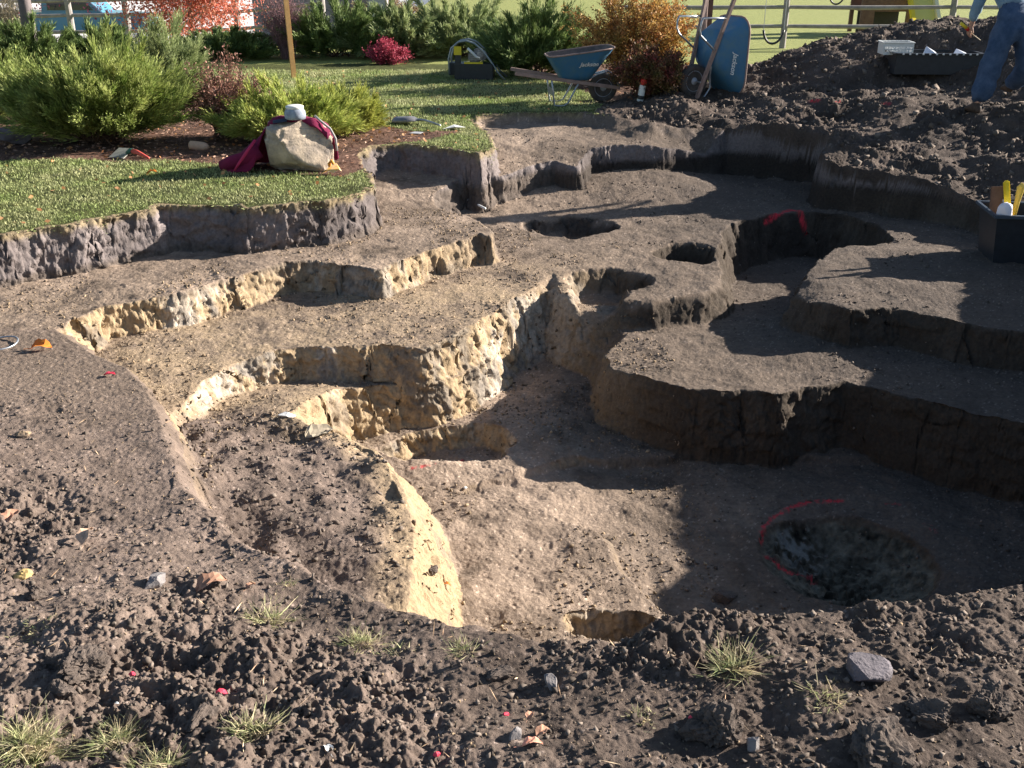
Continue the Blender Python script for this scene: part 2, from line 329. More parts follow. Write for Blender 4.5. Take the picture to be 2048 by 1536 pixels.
dk = np.clip(.3 * east + .45 * ss(1.0, 2.6, x) + .4 * np.clip(n2 + .3 * n3, 0, 1) - .2 * yel, 0, .9)  # mottling, plus shade of the eastern pit floor mixed into its colour
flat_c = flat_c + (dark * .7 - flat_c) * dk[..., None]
fd = dark[None, None] * (1.05 - .72 * east)[..., None]; fc = fd + (clay - fd) * yel[..., None]  # cut faces darken eastward: their shade is painted into the soil colour
pm = np.clip(yel * ss(.0, .9, n1 + .5 * n2 + .4 * n3), 0, 1); fc = fc + (pale - fc) * pm[..., None]
gm_ = np.clip(yel * ss(.1, .7, vn3(x / .3, y / .3, z / .2, 210) + .5 * n2 + .3 * n3), 0, 1) * .75; fc = fc + (grey - fc) * gm_[..., None]
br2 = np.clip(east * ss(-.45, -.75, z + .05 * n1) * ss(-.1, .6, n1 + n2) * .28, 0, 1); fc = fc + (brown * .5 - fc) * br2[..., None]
tops = ss(-.36, -.30, z) * (ex['s1'] > -.1); fc = fc + (np.array([.20, .17, .165]) * (1 + .4 * n1)[..., None] - fc) * (tops * .9)[..., None]  # topsoil of the upper wall lightened, painting in grazing sunlight
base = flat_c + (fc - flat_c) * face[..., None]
# near bank, heap, dark ledge mound, lawn and bed
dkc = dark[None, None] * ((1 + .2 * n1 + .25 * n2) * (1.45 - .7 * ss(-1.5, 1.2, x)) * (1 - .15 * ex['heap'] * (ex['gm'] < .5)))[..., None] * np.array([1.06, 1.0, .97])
mm = np.clip(ex['gm'] + ex['heap'] * (ex['s1'] < .05), 0, 1) * (ex['s1'] < 9)
mm = np.where(ex['gm'] > .5, 1, mm); base = base + (dkc - base) * mm[..., None]
nl = ex['gm'] * ss(4.3, 5.6, y) * ss(-.6, -1.6, x) * .7; base = base + (brown * .8 - base) * nl[..., None]
mbk = ex['mb'] * (1 - ex['gm']) * ss(.02, .16, -ex['s4'] + .1 * n2); base = base + (dkc - base) * mbk[..., None]
# tan face of the ledge on the left
tl = ss(.3, -.03, np.abs(ex['s4'] - .06)) * ss(-.1, -.4, x) * ss(6.6, 6.0, y) * (1 - ex['gm']); base = base + (clay * .95 - base) * (tl * (.62 + .3 * n2))[..., None]
th = ss(-.075, -.03, z + .02 * n2) * (ex['s1'] > -.15) * (ex['gm'] < .3) * (ex['heap'] < .2) * .75; base = base + (np.array([.26, .20, .11]) * (1 + .5 * n3)[..., None] - base) * th[..., None]
bed = (lookup(GB, x, y) > .08 * n1) & (ex['s1'] < 0.0)
lawnm = (ex['s1'] < -.02 + .03 * n2) & (ex['gm'] < .5) & (ex['heap'] < .35 + .2 * n2) & ~bed
soilg = np.array([.085, .095, .03])[None, None] * (1 + .3 * n2)[..., None]
base = np.where(lawnm[..., None], soilg, base)
mul = np.array([.15, .085, .06])[None, None] * (1 + .35 * n2 + .3 * n3)[..., None]
base = np.where((bed & (ex['gm'] < .5))[..., None], mul, base)
# speckle of small bits
sp = _h(np.round(x / .012) + 977 * np.round(z / .012), np.round(y / .012), 900); base = np.where(((sp > .98) & ~lawnm & (face < .3))[..., None], base * 1.8 + .03, base)
# round pit: greenish grey and blue-grey clay smears
q5 = ex['q5']; rp_ = ss(1.0, .9, q5); base = base + (np.array([.125, .112, .085]) * (1 + .5 * n2 + .5 * n3)[..., None] - base) * rp_[..., None]
a5 = at(1600, 1040, -1.2); sm = ss(.24, .08, np.hypot((x - a5[0]), (y - a5[1]) * .8) + .07 * n2 + .04 * n3) * rp_; base = base + (np.array([.27, .28, .27]) - base) * (sm * .7 * ss(-.5, .3, n2 + n3))[..., None]
# survey paint sprayed on the soil
RED = np.array([.75, .05, .07])
def paint(line, z0, wd=.018, k=1.0):
    global base
    P = [hit(*p, False) for p in line]
    for i in range(len(P) - 1):
        A, B = P[i], P[i + 1]; E = B - A
        sel = (x > min(A.x, B.x) - .12) & (x < max(A.x, B.x) + .12) & (y > min(A.y, B.y) - .12) & (y < max(A.y, B.y) + .12)
        dx, dy_, dz_ = x[sel] - A.x, y[sel] - A.y, z[sel] - A.z
        t = np.clip((dx * E.x + dy_ * E.y + dz_ * E.z) / (E.length_squared + 1e-9), 0, 1)
        d = np.sqrt((dx - t * E.x) ** 2 + (dy_ - t * E.y) ** 2 + (dz_ - t * E.z) ** 2)
        m = ss(wd * 1.5, wd * .4, d + .015 * n2[sel] + .012 * n3[sel]) * k * ss(-.7, .1, n3[sel] + .6 * n2[sel]) * (.35 + .65 * (sp[sel] > .4))
        base[sel] = base[sel] + (RED - base[sel]) * m[:, None]
paint([(1680,1003),(1620,1003),(1580,1015),(1545,1035),(1527,1055),(1522,1085)], -1.2, .022)
paint([(1535,1118),(1560,1136),(1590,1150),(1622,1162)], -1.2, .03)
paint([(1770,1008),(1800,1010)], -1.2, .012, .7); paint([(1855,1050),(1868,1060)], -1.2, .02, .7)
paint([(820,938),(870,930),(925,922)], -1.15, .015, .9)
paint([(1530,445),(1555,430),(1580,421),(1598,422),(1603,440),(1612,468)], -.66, .035)
paint([(1625,203),(1636,203)], .25, .05); paint([(1768,210),(1776,210)], .35, .05); paint([(1672,207),(1678,207)], .3, .03)
base = np.clip(base, .008, .8)
idx = np.arange(NC * NR).reshape(NC, NR)
F = np.stack([idx[:-1, :-1].ravel(), idx[1:, :-1].ravel(), idx[1:, 1:].ravel(), idx[:-1, 1:].ravel()], 1)
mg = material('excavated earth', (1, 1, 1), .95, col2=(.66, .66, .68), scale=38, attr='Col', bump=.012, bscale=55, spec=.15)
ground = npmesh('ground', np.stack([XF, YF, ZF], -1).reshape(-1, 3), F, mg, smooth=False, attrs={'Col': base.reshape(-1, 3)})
tag(ground, kind='structure')

# ------------------------------------------------------------------ far ground
def far_z(x, y): return -.9 * ss(25, 33, y) * ss(-3.5, -6.5, x)
fx = np.concatenate([np.linspace(-160, -16, 30), np.linspace(-15, 18, 60), np.linspace(20, 200, 30)])
fy = np.concatenate([np.linspace(19.3, 40, 60), np.linspace(42, 300, 60)])
AX, AY = np.meshgrid(fx, fy, indexing='ij'); AZ = far_z(AX, AY) - .012
AZ = np.where(AY < 20.4, AZ - .02, AZ)
idx = np.arange(AX.size).reshape(AX.shape)
FF = np.stack([idx[:-1, :-1].ravel(), idx[1:, :-1].ravel(), idx[1:, 1:].ravel(), idx[:-1, 1:].ravel()], 1)
m_lawn = material('short lawn', (.20, .23, .06), .9, col2=(.30, .31, .10), scale=6, bump=.02, bscale=30)
far = npmesh('lawn', np.stack([AX, AY, AZ], -1).reshape(-1, 3), FF, m_lawn, smooth=True); tag(far, kind='structure')
# skirts of flat ground at either side of the dig, outside the picture
m_soil = material('bare soil', (.08, .065, .058), .95, var=.4, scale=8, bump=.03, bscale=12)
V = []; Fq = []
for sg in (-1, 1):
    for y0, y1 in ((-30, 1.35), (1.35, 19.4)):
        k = len(V); i0 = .62 * max(y0, 1.35) + .95; i1 = .62 * max(y1, 1.35) + .95
        if y0 < 0: i0 = i1 = 0 if sg > 0 else 0
        V += [(sg * i0, y0, -.03), (sg * 60, y0, -.03), (sg * 60, y1, -.03), (sg * i1, y1, -.03)]
        Fq.append((k, k + 1, k + 2, k + 3) if sg > 0 else (k, k + 3, k + 2, k + 1))
sk = npmesh('bare_ground', V, Fq, m_soil); tag(sk, kind='structure')
road = npmesh('road', [(-60, 47, -.885), (0, 47, .02), (14, 52, .02), (14, 60, .02), (0, 58, .02), (-60, 58, -.885)][:4] + [(0, 58, .02)], [(0, 1, 4, 4)], m_soil) if False else None

# ------------------------------------------------------------------ mesh builder
class MB:
    def __init__(s): s.b = bmesh.new()
    def box(s, c, d, rot=None, bev=0, taper=1.0):
        M = Matrix.Translation(Vector(c)) @ (rot.to_4x4() if rot else Matrix())
        r = bmesh.ops.create_cube(s.b, size=1)
        for v in r['verts']:
            v.co = Vector((v.co.x * d[0] * (taper if v.co.z > 0 else 1), v.co.y * d[1] * (taper if v.co.z > 0 else 1), v.co.z * d[2]))
        if bev:
            es = {e for v in r['verts'] for e in v.link_edges}
            rr = bmesh.ops.bevel(s.b, geom=list(es), offset=bev, segments=2, affect='EDGES')
            vs = {v for f in rr['faces'] for v in f.verts} | {v for v in r['verts'] if v.is_valid}
        else: vs = set(r['verts'])
        bmesh.ops.transform(s.b, matrix=M, verts=list(vs)); return s
    def tube(s, pts, r, n=8, cap=True):
        pts = [Vector(p) for p in pts]; rs = r if isinstance(r, (list, tuple)) else [r] * len(pts)
        rings = []; prev = None
        for i, p in enumerate(pts):
            d = (pts[min(i + 1, len(pts) - 1)] - pts[max(i - 1, 0)]).normalized()
            if prev is None: a = d.orthogonal().normalized()
            else: a = (prev - d * prev.dot(d)).normalized()
            prev = a; b = d.cross(a)
            rings.append([s.b.verts.new(p + (a * math.cos(t) + b * math.sin(t)) * rs[i]) for t in [2 * math.pi * k / n for k in range(n)]])
        for i in range(len(rings) - 1):
            for k in range(n): s.b.faces.new((rings[i][k], rings[i][(k + 1) % n], rings[i + 1][(k + 1) % n], rings[i + 1][k]))
        if cap: s.b.faces.new(rings[0][::-1]); s.b.faces.new(rings[-1])
        return s
    def lathe(s, prof_, c=(0, 0, 0), axis='Z', n=24):
        rings = []
        for r, h in prof_:
            ring = []
            for k in range(n):
                t = 2 * math.pi * k / n; a, b = r * math.cos(t), r * math.sin(t)
                p = {'Z': (a, b, h), 'Y': (a, h, b), 'X': (h, a, b)}[axis]
                ring.append(s.b.verts.new(Vector(c) + Vector(p)))
            rings.append(ring)
        for i in range(len(rings) - 1):
            for k in range(n): s.b.faces.new((rings[i][k], rings[i][(k + 1) % n], rings[i + 1][(k + 1) % n], rings[i + 1][k]))
        s.b.faces.new(rings[0][::-1]); s.b.faces.new(rings[-1]); return s
    def loft(s, rings, cap0=True, cap1=True, closed=True):
        R_ = [[s.b.verts.new(p) for p in r] for r in rings]; n = len(R_[0])
        for i in range(len(R_) - 1):
            for k in range(n if closed else n - 1): s.b.faces.new((R_[i][k], R_[i][(k + 1) % n], R_[i + 1][(k + 1) % n], R_[i + 1][k]))
        if cap0: s.b.faces.new(R_[0][::-1])
        if cap1: s.b.faces.new(R_[-1])
        return s
    def build(s, name, mat, parent=None, smooth=False, solid=0, jitter=0):
        bmesh.ops.recalc_face_normals(s.b, faces=s.b.faces)
        me = bpy.data.meshes.new(name); s.b.to_mesh(me); s.b.free()
        me.materials.append(mat)
        if smooth:
            for p in me.polygons: p.use_smooth = True
        o = bpy.data.objects.new(name, me); C.objects.link(o)
        if solid:
            md = o.modifiers.new('thickness', 'SOLIDIFY'); md.thickness = solid
        if parent: o.parent = parent
        return o
def tilt(rx=0, ry=0, rz=0): return Matrix.Rotation(rz, 3, 'Z') @ Matrix.Rotation(ry, 3, 'Y') @ Matrix.Rotation(rx, 3, 'X')
def copy_tree(o, parent=None):
    c = o.copy(); C.objects.link(c)
    if parent: c.parent = parent
    for ch in [h for h in C.objects if h.parent == o]: copy_tree(ch, c)
    return c
def stone_mesh(name, r, mat, seed=0, parent=None, sub=3, sc=(1, 1, .7), amp=.28, rough=.06, flat=True, cuts=5, box=1):
    b = bmesh.new(); bmesh.ops.create_icosphere(b, subdivisions=sub, radius=1)
    g = np.random.default_rng(seed); P = np.array([v.co[:] for v in b.verts])
    P = np.sign(P) * np.abs(P) ** box; P = P / np.abs(P).max()
    for _ in range(cuts):                       # planar breaks
        n = g.normal(size=3); n /= np.linalg.norm(n); d = P @ n; lim = g.uniform(.5, .8)
        P = P - np.clip(d - lim, 0, None)[:, None] * n
    dd = 1 + amp * vn3(P[:, 0] * 1.3 + seed, P[:, 1] * 1.3, P[:, 2] * 1.3, seed % 97) + rough * vn3(P[:, 0] * 5, P[:, 1] * 5, P[:, 2] * 5, 3) + rough * .8 * vn3(P[:, 0] * 11, P[:, 1] * 11, P[:, 2] * 11, 4) + rough * .6 * vn3(P[:, 0] * 24, P[:, 1] * 24, P[:, 2] * 24, 6)
    P = P * dd[:, None] * np.array(sc) * r
    for v, p in zip(b.verts, P): v.co = p
    me = bpy.data.meshes.new(name); b.to_mesh(me); b.free(); me.materials.append(mat)
    if not flat:
        for p in me.polygons: p.use_smooth = True
    o = bpy.data.objects.new(name, me); C.objects.link(o)
    if parent: o.parent = parent
    return o

# ------------------------------------------------------------------ materials
M = {}
M['blue'] = material('blue enamel', (.035, .15, .30), .45, col2=(.07, .17, .25), scale=9, spec=.5, bump=.002, bscale=40)
M['tub_in'] = material('muddy tray inside', (.16, .13, .12), .8, col2=(.09, .08, .08), scale=10)
M['ash'] = material('weathered ash handle', (.34, .24, .21), .75, col2=(.24, .17, .15), scale=18)
M['oldwood'] = material('brown timber', (.20, .12, .085), .8, col2=(.14, .08, .06), scale=12)
M['stake'] = material('raw pine', (.62, .37, .15), .7, col2=(.52, .30, .12), scale=14)
M['galv'] = material('galvanised steel', (.45, .48, .52), .4, metal=.7, var=.3)
M['black'] = material('black steel', (.03, .033, .04), .45, var=.3, spec=.5)
M['tyre'] = material('dusty rubber', (.05, .047, .048), .85, col2=(.11, .09, .08), scale=14)
M['rim'] = material('grey rim', (.38, .40, .46), .5, var=.3)
M['white'] = material('white', (.78, .78, .76), .6, var=.12)
M['yellow'] = material('yellow', (.80, .62, .04), .5, var=.1)
M['red'] = material('red', (.62, .04, .03), .5, var=.15)
M['rock'] = material('granite', (.60, .48, .36), .85, col2=(.26, .22, .19), scale=6, bump=.012, bscale=22)
M['slate'] = material('purple grey stone', (.16, .14, .16), .8, col2=(.10, .09, .1), scale=6, bump=.01, bscale=20)
M['maroon'] = material('maroon cotton', (.20, .012, .055), .9, col2=(.12, .006, .04), scale=8, bump=.003, bscale=120)
M['denim'] = material('worn denim', (.03, .06, .12), .9, col2=(.07, .11, .19), scale=9, bump=.003, bscale=150)
M['shirt'] = material('pale blue shirt', (.22, .32, .40), .9, col2=(.15, .24, .33), scale=9, bump=.003, bscale=120)
M['skin'] = material('skin', (.50, .29, .21), .6, var=.15)
M['hair'] = material('brown hair', (.06, .035, .02), .8, var=.3, bump=.003, bscale=90)
M['boot'] = material('dark leather boot', (.09, .06, .045), .7, var=.4)
M['tan'] = material('tan plastic', (.55, .38, .27), .5, var=.2)
M['fence'] = material('grey weathered rail', (.36, .33, .31), .85, col2=(.22, .20, .20), scale=5, bump=.004, bscale=25)
M['bark'] = material('smooth grey bark', (.20, .17, .17), .85, col2=(.13, .11, .115), scale=9, bump=.006, bscale=20)
M['twig'] = material('twig', (.14, .085, .06), .85, var=.3)
M['straw'] = material('pale twig', (.45, .38, .28), .85, var=.35)
M['purpletwig'] = material('purplish twig', (.28, .17, .17), .85, var=.3)
M['clod'] = material('broken soil clod', (.145, .116, .10), .95, col2=(.095, .076, .066), scale=14, bump=.012, bscale=55, spec=.15)
M['greystone'] = material('pale grey stone', (.26, .24, .235), .9, col2=(.17, .15, .15), scale=14, bump=.005, bscale=50)
M['gclod'] = material('crumbled soil', (.17, .138, .115), .95, col2=(.10, .082, .07), scale=20, island=.5, spec=.15)
M['tclod'] = material('crumbled clay', (.34, .25, .16), .95, col2=(.13, .10, .08), scale=9, island=.4, spec=.15)
M['leaf'] = material('fallen leaf', (.50, .20, .08), .7, col2=(.42, .28, .14), scale=12, island=.4, transl=.2)
M['dryleaf'] = material('dry brown leaf', (.48, .27, .18), .75, col2=(.34, .18, .12), scale=30, transl=.15)
M['pinkflag'] = material('pink flagging', (.85, .07, .12), .6, var=.2)

# ------------------------------------------------------------------ wheelbarrows
def lettering(txt, size, mat, parent, name='lettering'):
    cu = bpy.data.curves.new('t', 'FONT'); cu.body = txt; cu.size = size; cu.shear = .3; cu.extrude = .001; cu.offset = size * .015; cu.align_x = 'CENTER'
    t = bpy.data.objects.new('t', cu); C.objects.link(t)
    me = bpy.data.meshes.new_from_object(t.evaluated_get(bpy.context.evaluated_depsgraph_get()))
    bpy.data.objects.remove(t); me.materials.clear(); me.materials.append(mat); me.name = name
    o = bpy.data.objects.new(name, me); C.objects.link(o); o.parent = parent; return o
def barrow(name, label):                          # x towards the wheel, axle at the origin, z up
    t = empty(name, (0, 0, 0), label=label, cat='wheelbarrow')
    # tray: outer shell by rings, flared and deeper over the wheel
    rings = []; inner = []
    for k in range(7):
        f = k / 6; z = .13 + .33 * f
        x0 = -.62 - .20 * f; x1 = -.20 + .32 * f; hw = .20 + .15 * f
        def ring(off):
            P = []; rr = .12 + .07 * f
            for cx, cy, a0 in ((x1 - rr - off, hw - rr - off, 0), (x0 + rr + off, hw - rr - off, 90), (x0 + rr + off, -hw + rr + off, 180), (x1 - rr - off, -hw + rr + off, 270)):
                for q in range(5):
                    a = R(a0 + 22.5 * q); px = cx + rr * math.cos(a)
                    P.append(Vector((px, cy + rr * math.sin(a), z + .10 * f * (px - x0) / (x1 - x0))))
            return P
        rings.append(ring(0)); inner.append(ring(.006))
    mb = MB(); mb.loft(rings, cap0=True, cap1=False); mb.build('tray', M['blue'], t, smooth=True)
    for r in inner: 
        for p in r: p.z += .004
    mb = MB(); mb.loft(inner, cap0=True, cap1=False); mb.build('tray_lining', M['tub_in'], t, smooth=True)
    MB().tube(rings[-1] + [rings[-1][0]], .012, 8, cap=False).build('tray_rim', M['galv'] if 0 else M['ash'], t, smooth=True)
    for sg in (-1, 1):
        mb = MB(); d = Vector((1.48, -sg * .18, -.20))
        a = Vector((-1.30, sg * .31, .26)); b_ = Vector((.22, sg * .12, -.0))
        mid = (a + b_) / 2; rz = math.atan2(b_.y - a.y, b_.x - a.x); ry = -math.atan2(b_.z - a.z, b_.x - a.x)
        mb.box(mid, ((b_ - a).length, .042, .048), tilt(0, ry, rz), bev=.006); mb.build('handle', M['ash'], t)
        mb = MB()
        mb.tube([(-.78, sg * .25, .17), (-.76, sg * .25, .0), (-.74, sg * .24, -.19), (-.70, sg * .24, -.205), (-.60, sg * .23, -.205), (-.54, sg * .22, -.17), (-.42, sg * .21, .04), (-.38, sg * .2, .11)], .013, 8)
        mb.build('leg', M['galv'], t, smooth=True)
    MB().box((-.745, 0, -.04), (.006, .5, .09)).build('brace', M['galv'], t)
    wh = MB().lathe([(.125, -.028), (.14, -.045), (.175, -.05), (.2, -.03), (.208, 0), (.2, .03), (.175, .05), (.14, .045), (.125, .028)], axis='Y', n=36).build('wheel', M['tyre'], t, smooth=True)
    MB().lathe([(.03, -.05), (.035, -.03), (.10, -.018), (.128, -.032), (.13, 0), (.128, .032), (.10, .018), (.035, .03), (.03, .05)], axis='Y', n=28).build('rim', M['rim'], wh, smooth=True)
    MB().tube([(0, -.15, 0), (0, .15, 0)], .01).build('axle', M['galv'], t)
    mb = MB()
    for sg in (-1, 1): mb.tube([(-.28, sg * .16, .12), (-.1, sg * .075, .19), (.06, sg * .07, .23), (.17, sg * .075, .16), (.215, sg * .10, .02)], .012, 8)
    mb.build('wheel_guard', M['galv'], t, smooth=True)
    for sg in (-1, 1):
        L_ = lettering('Jackson', .085, M['white'], t)
        # lie on the sloping side of the tray
        z0 = .33; hw = .20 + .15 * (z0 - .13) / .33
        up = Vector((0, sg * .15 / .33, 1)).normalized(); xx = Vector((-sg, 0, 0)) * 1.0; n_ = Vector((0, sg, 0))
        nn = xx.cross(up)
        Mx = Matrix((xx, up, nn)).transposed().to_4x4(); Mx.translation = Vector((-.26, sg * (hw + .004), z0)) + nn * .006
        L_.matrix_local = Mx
    return t
wb1 = barrow('wheelbarrow', 'blue wheelbarrow with wooden handles standing upright on wheel and legs at the lawn edge')
p = hit(1205, 203, False); wb1.location = (p.x, p.y, p.z + .195); wb1.rotation_euler = (0, R(-1), R(6))
wb2 = copy_tree(wb1); wb2['label'] = 'blue wheelbarrow tipped up on its nose with handles in the air beside the soil heap'
p = atY(1386, 162, 14.6)
Mx = Matrix.Translation(p) @ Matrix.Rotation(R(28), 4, 'Z') @ Matrix.Rotation(R(97), 4, 'Y'); wb2.matrix_world = Mx
wb2.scale = (1.12,) * 3

# ------------------------------------------------------------------ engine unit on the lawn
p = hit(950, 158, False); e = empty('engine_unit', p, R(-4), label='black engine powered unit with looped tube handles and a yellow sticker on the lawn', cat='machine')
MB().box((0, 0, .14), (.66, .42, .26), bev=.01).build('base_box', M['black'], e)
MB().box((-.40, .16, .16), (.13, .3, .2), bev=.01).build('side_tank', M['black'], e)
mb = MB().box((0, .05, .36), (.22, .22, .18), bev=.03).box((.06, .0, .47), (.14, .12, .07), bev=.02).lathe([(.03, .0), (.09, .01), (.09, .05), (.03, .06)], (.13, -.1, .4), 'Y')
mb.build('engine', material('engine grey', (.12, .12, .13), .4, col2=(.4, .38, .38), scale=16, metal=.3), e)
for i in range(5): MB().box((.02 + .0 * i, -.092, .33 + .03 * i), (.2, .02, .008)).build('cooling_fin', M['galv'], e)
for dy_, nm in ((-.17, 0), (.2, 1)):
    MB().tube([(-.42, dy_, .1), (-.43, dy_, .35), (-.38, dy_, .52), (-.26, dy_, .62), (-.12, dy_, .64), (.02, dy_, .60), (.16, dy_, .48), (.30, dy_, .30), (.42, dy_, .12), (.54, dy_, -.0 if nm == 0 else .02)], .016, 10).build('handle_bar', material('satin tube', (.30, .34, .36), .35, metal=.3), e, smooth=True)
MB().box((-.27, -.19, .48), (.13, .01, .14), bev=.004).build('sticker', M['yellow'], e)
MB().box((.0, -.215, .285), (.32, .008, .03)).build('warning_strip', M['yellow'], e)
MB().box((-.27, -.17, .34), (.10, .03, .16)).build('bracket', M['black'], e)
MB().tube([(-.1, -.18, .52), (-.02, -.19, .45), (.05, -.19, .38), (.1, -.17, .36)], .022).build('hose', M['white'], e, smooth=True)

# ------------------------------------------------------------------ stake, spray can, tools
p = hit(588, 157, False)
o = MB().box((0, 0, .75), (.085, .04, 1.75), bev=.004).build('wooden_stake', M['stake']); o.location = p; o.rotation_euler = (0, R(-1.2), R(25))
tag(o, 'tall bare pine stake driven upright into the far lawn', 'stake')
p = hit(1280, 203, False); e = empty('spray_can', p, 0, label='white marking paint can with a red cap standing by the wheelbarrow wheel', cat='spray can')
MB().lathe([(.036, 0), (.04, .01), (.04, .18), (.036, .195), (.03, .2)]).build('can', M['white'], e, smooth=True)
MB().lathe([(.038, .2), (.04, .205), (.04, .26), (.034, .275)]).build('cap', M['red'], e, smooth=True)
MB().lathe([(.0405, .03), (.041, .035), (.041, .07), (.0405, .075)]).build('label_band', M['black'], e, smooth=True)
e.rotation_euler = (R(4), R(7), 0); e.scale = (1.15,) * 3

# flat spade with red handle at the bed edge
p = hit(250, 314, False); e = empty('hand_spade', (p.x, p.y, p.z + .02), R(-17), label='small spade with grey square blade and tapering red handle lying on the bed edge', cat='spade')
MB().box((-.06, .02, .01), (.19, .22, .008), tilt(R(20), 0, 0), bev=.002).build('blade', material('dusty steel', (.42, .42, .38), .5, var=.3, metal=.3), e)
MB().tube([(.02, .02, .02), (.08, .0, .05), (.12, -.02, .05)], [.02, .028, .03]).build('socket', material('dark green paint', (.03, .12, .09), .5), e, smooth=True)
MB().tube([(.11, -.01, .05), (.2, -.05, .05), (.42, -.16, .02)], [.028, .024, .012]).build('handle', material('faded red handle', (.60, .10, .08), .5, var=.2), e, smooth=True)
# drink can
p = hit(398, 299, False); o = MB().lathe([(.03, 0), (.045, .01), (.05, .03), (.05, .17), (.04, .2), (.03, .205), (.028, .22)], axis='X').build('bottle', M['tan'], None, smooth=True)
o.location = (p.x - .1, p.y, p.z + .05); o.rotation_euler = (0, R(6), R(-8)); tag(o, 'beige bottle lying on its side in the mulch left of the boulder', 'bottle')
# shovel lying with its scoop up
p = hit(822, 250, False); e = empty('shovel', (p.x, p.y, p.z + .03), R(-25), label='grey scoop shovel lying face down on the lawn by the pit edge', cat='shovel')
rings = []
for k in range(8):
    f = k / 7; hw = .03 + .105 * min(1, f * 3) * (1 - .25 * max(0, f - .8) / .2); 
    rings.append([Vector((.12 - .34 * f, hw * math.sin(a), .03 + .06 * math.cos(a) * min(1, f * 3) - .03 * f)) for a in [R(-90 + 30 * q) for q in range(7)]])
MB().loft(rings, False, False, closed=False).build('scoop', material('scuffed steel', (.30, .29, .30), .45, metal=.5, var=.3), e, smooth=True, solid=.004)
MB().tube([(.10, 0, .04), (.2, .0, .04), (.34, -.06, .03), (.50, -.14, .015)], [.018, .016, .015, .014]).build('shaft', M['galv'], e, smooth=True)
e.scale = (1.0,) * 3
def sheet(name, px, py, pts, mat, label, cat, lift=.012, rz=0):
    p = hit(px, py, False); mb = MB(); top = [Vector((a, b, lift + c)) for a, b, c in pts]; bot = [v - Vector((0, 0, .004)) for v in top]
    mb.loft([bot, top]); o = mb.build(name, mat); o.location = p; o.rotation_euler = (0, 0, rz); return tag(o, label, cat)
sheet('paper_sheet', 908, 259, [(-.14, -.05, 0), (.02, -.06, .03), (.14, .04, .01), (.0, .06, .04)], M['white'], 'crumpled white paper lying on grass right of the shovel', 'paper')
sheet('plastic_lid', 832, 268, [(-.08, -.02, 0), (.05, -.05, .0), (.09, .0, .01), (-.02, .04, .01)], material('clear lid', (.55, .55, .56), .2), 'small pale plastic lid on the grass below the shovel handle', 'lid')
# white rod in the pit
p = hit(953, 419, False); o = MB().tube([(-.1, .16, .06), (.1, -.12, .03)], .013).build('white_rod', M['white'], None, smooth=True)
o.location = p; tag(o, 'short white rod leaning on the low clay step inside the pit', 'rod')
# wire hoop at the left edge
p = hit(0, 690, False); pts = [(.12 * math.cos(a), .12 * math.sin(a), .012 + .006 * math.sin(2 * a)) for a in np.linspace(0, 2 * math.pi, 33)]
o = MB().tube(pts, .006, 8, cap=False).build('wire_hoop', M['galv'], None, smooth=True); o.location = (p.x - .01, p.y, p.z); tag(o, 'grey wire ring lying on soil at the left edge', 'ring')

# ------------------------------------------------------------------ boulder, jacket, cap
p = hit(598, 345, False); bx, by, bz = p
g = stone_mesh('boulder', .335, M['rock'], 23, sub=5, sc=(1.0, .8, .92), amp=.12, rough=.045, flat=False, cuts=6, box=.42)
g.location = (bx + .03, by + .16, bz + .15); g.rotation_euler = (0, 0, R(20)); tag(g, 'large tan granite boulder on the lawn at the pit edge', 'boulder')
def drape(name, rows, mat, label, cat, solid=.012):
    mb = MB(); mb.loft([[Vector(q) for q in r] for r in rows], False, False, closed=False); o = mb.build(name, mat, None, smooth=True, solid=solid)
    md = o.modifiers.new('soft', 'SUBSURF'); md.levels = md.render_levels = 2; o.location = (bx, by + .2, bz); return tag(o, label, cat)
jk = empty('jacket', (bx, by + .2, bz), 0, label='maroon jacket draped over the back of the boulder and trailing on the grass', cat='jacket')
rows = []
for i, (X, top) in enumerate([(-.72, .05), (-.64, .14), (-.52, .20), (-.42, .33), (-.34, .45), (-.22, .52), (-.08, .53), (.06, .52), (.18, .49), (.27, .42), (.31, .30)]):
    w_ = .03 * math.sin(i * 2.1); ly = -.18 if X < -.36 else -.02
    rows.append([(X - .02, ly - .05 + w_, .0 if X < -.36 else top - .05), (X, ly + w_, top * .62 if X < -.36 else top - .005), (X + .02, ly + .10, top), (X + .0, ly + .24 - w_, top * .8 + .01), (X, ly + .38, top * .35), (X - .02, ly + .44, .01)])
mb = MB(); mb.loft([[Vector(q) for q in r] for r in rows], False, False, closed=False)
o = mb.build('body', M['maroon'], jk, smooth=True, solid=.02); md = o.modifiers.new('soft', 'SUBSURF'); md.levels = md.render_levels = 2
tx = bpy.data.textures.new('folds', 'CLOUDS'); tx.noise_scale = .12
md = o.modifiers.new('folds', 'DISPLACE'); md.texture = tx; md.strength = .06; md.mid_level = .5
MB().tube([(-.40, -.21, .32), (-.50, -.25, .19), (-.57, -.27, .10), (-.62, -.27, .03)], [.014, .016, .013, .01]).build('seam', material('rose piping', (.45, .03, .10), .8), jk, smooth=True)
sl_ = MB().tube([(-.78, -.12, .05), (-.66, -.16, .09), (-.54, -.15, .12), (-.42, -.08, .2)], [.055, .07, .075, .09], 12).build('sleeve', M['maroon'], jk, smooth=True)
MB().tube([(.16, .0, .52), (.22, -.02, .47), (.31, -.03, .40), (.355, -.02, .30), (.36, -.02, .18)], .012).build('collar_edge', material('grey lining', (.35, .33, .33), .8), jk, smooth=True)
cp = empty('cap', (bx - .02, by + .14, bz + .50), R(10), label='light blue cap with dark bill resting on the jacket on the boulder', cat='cap')
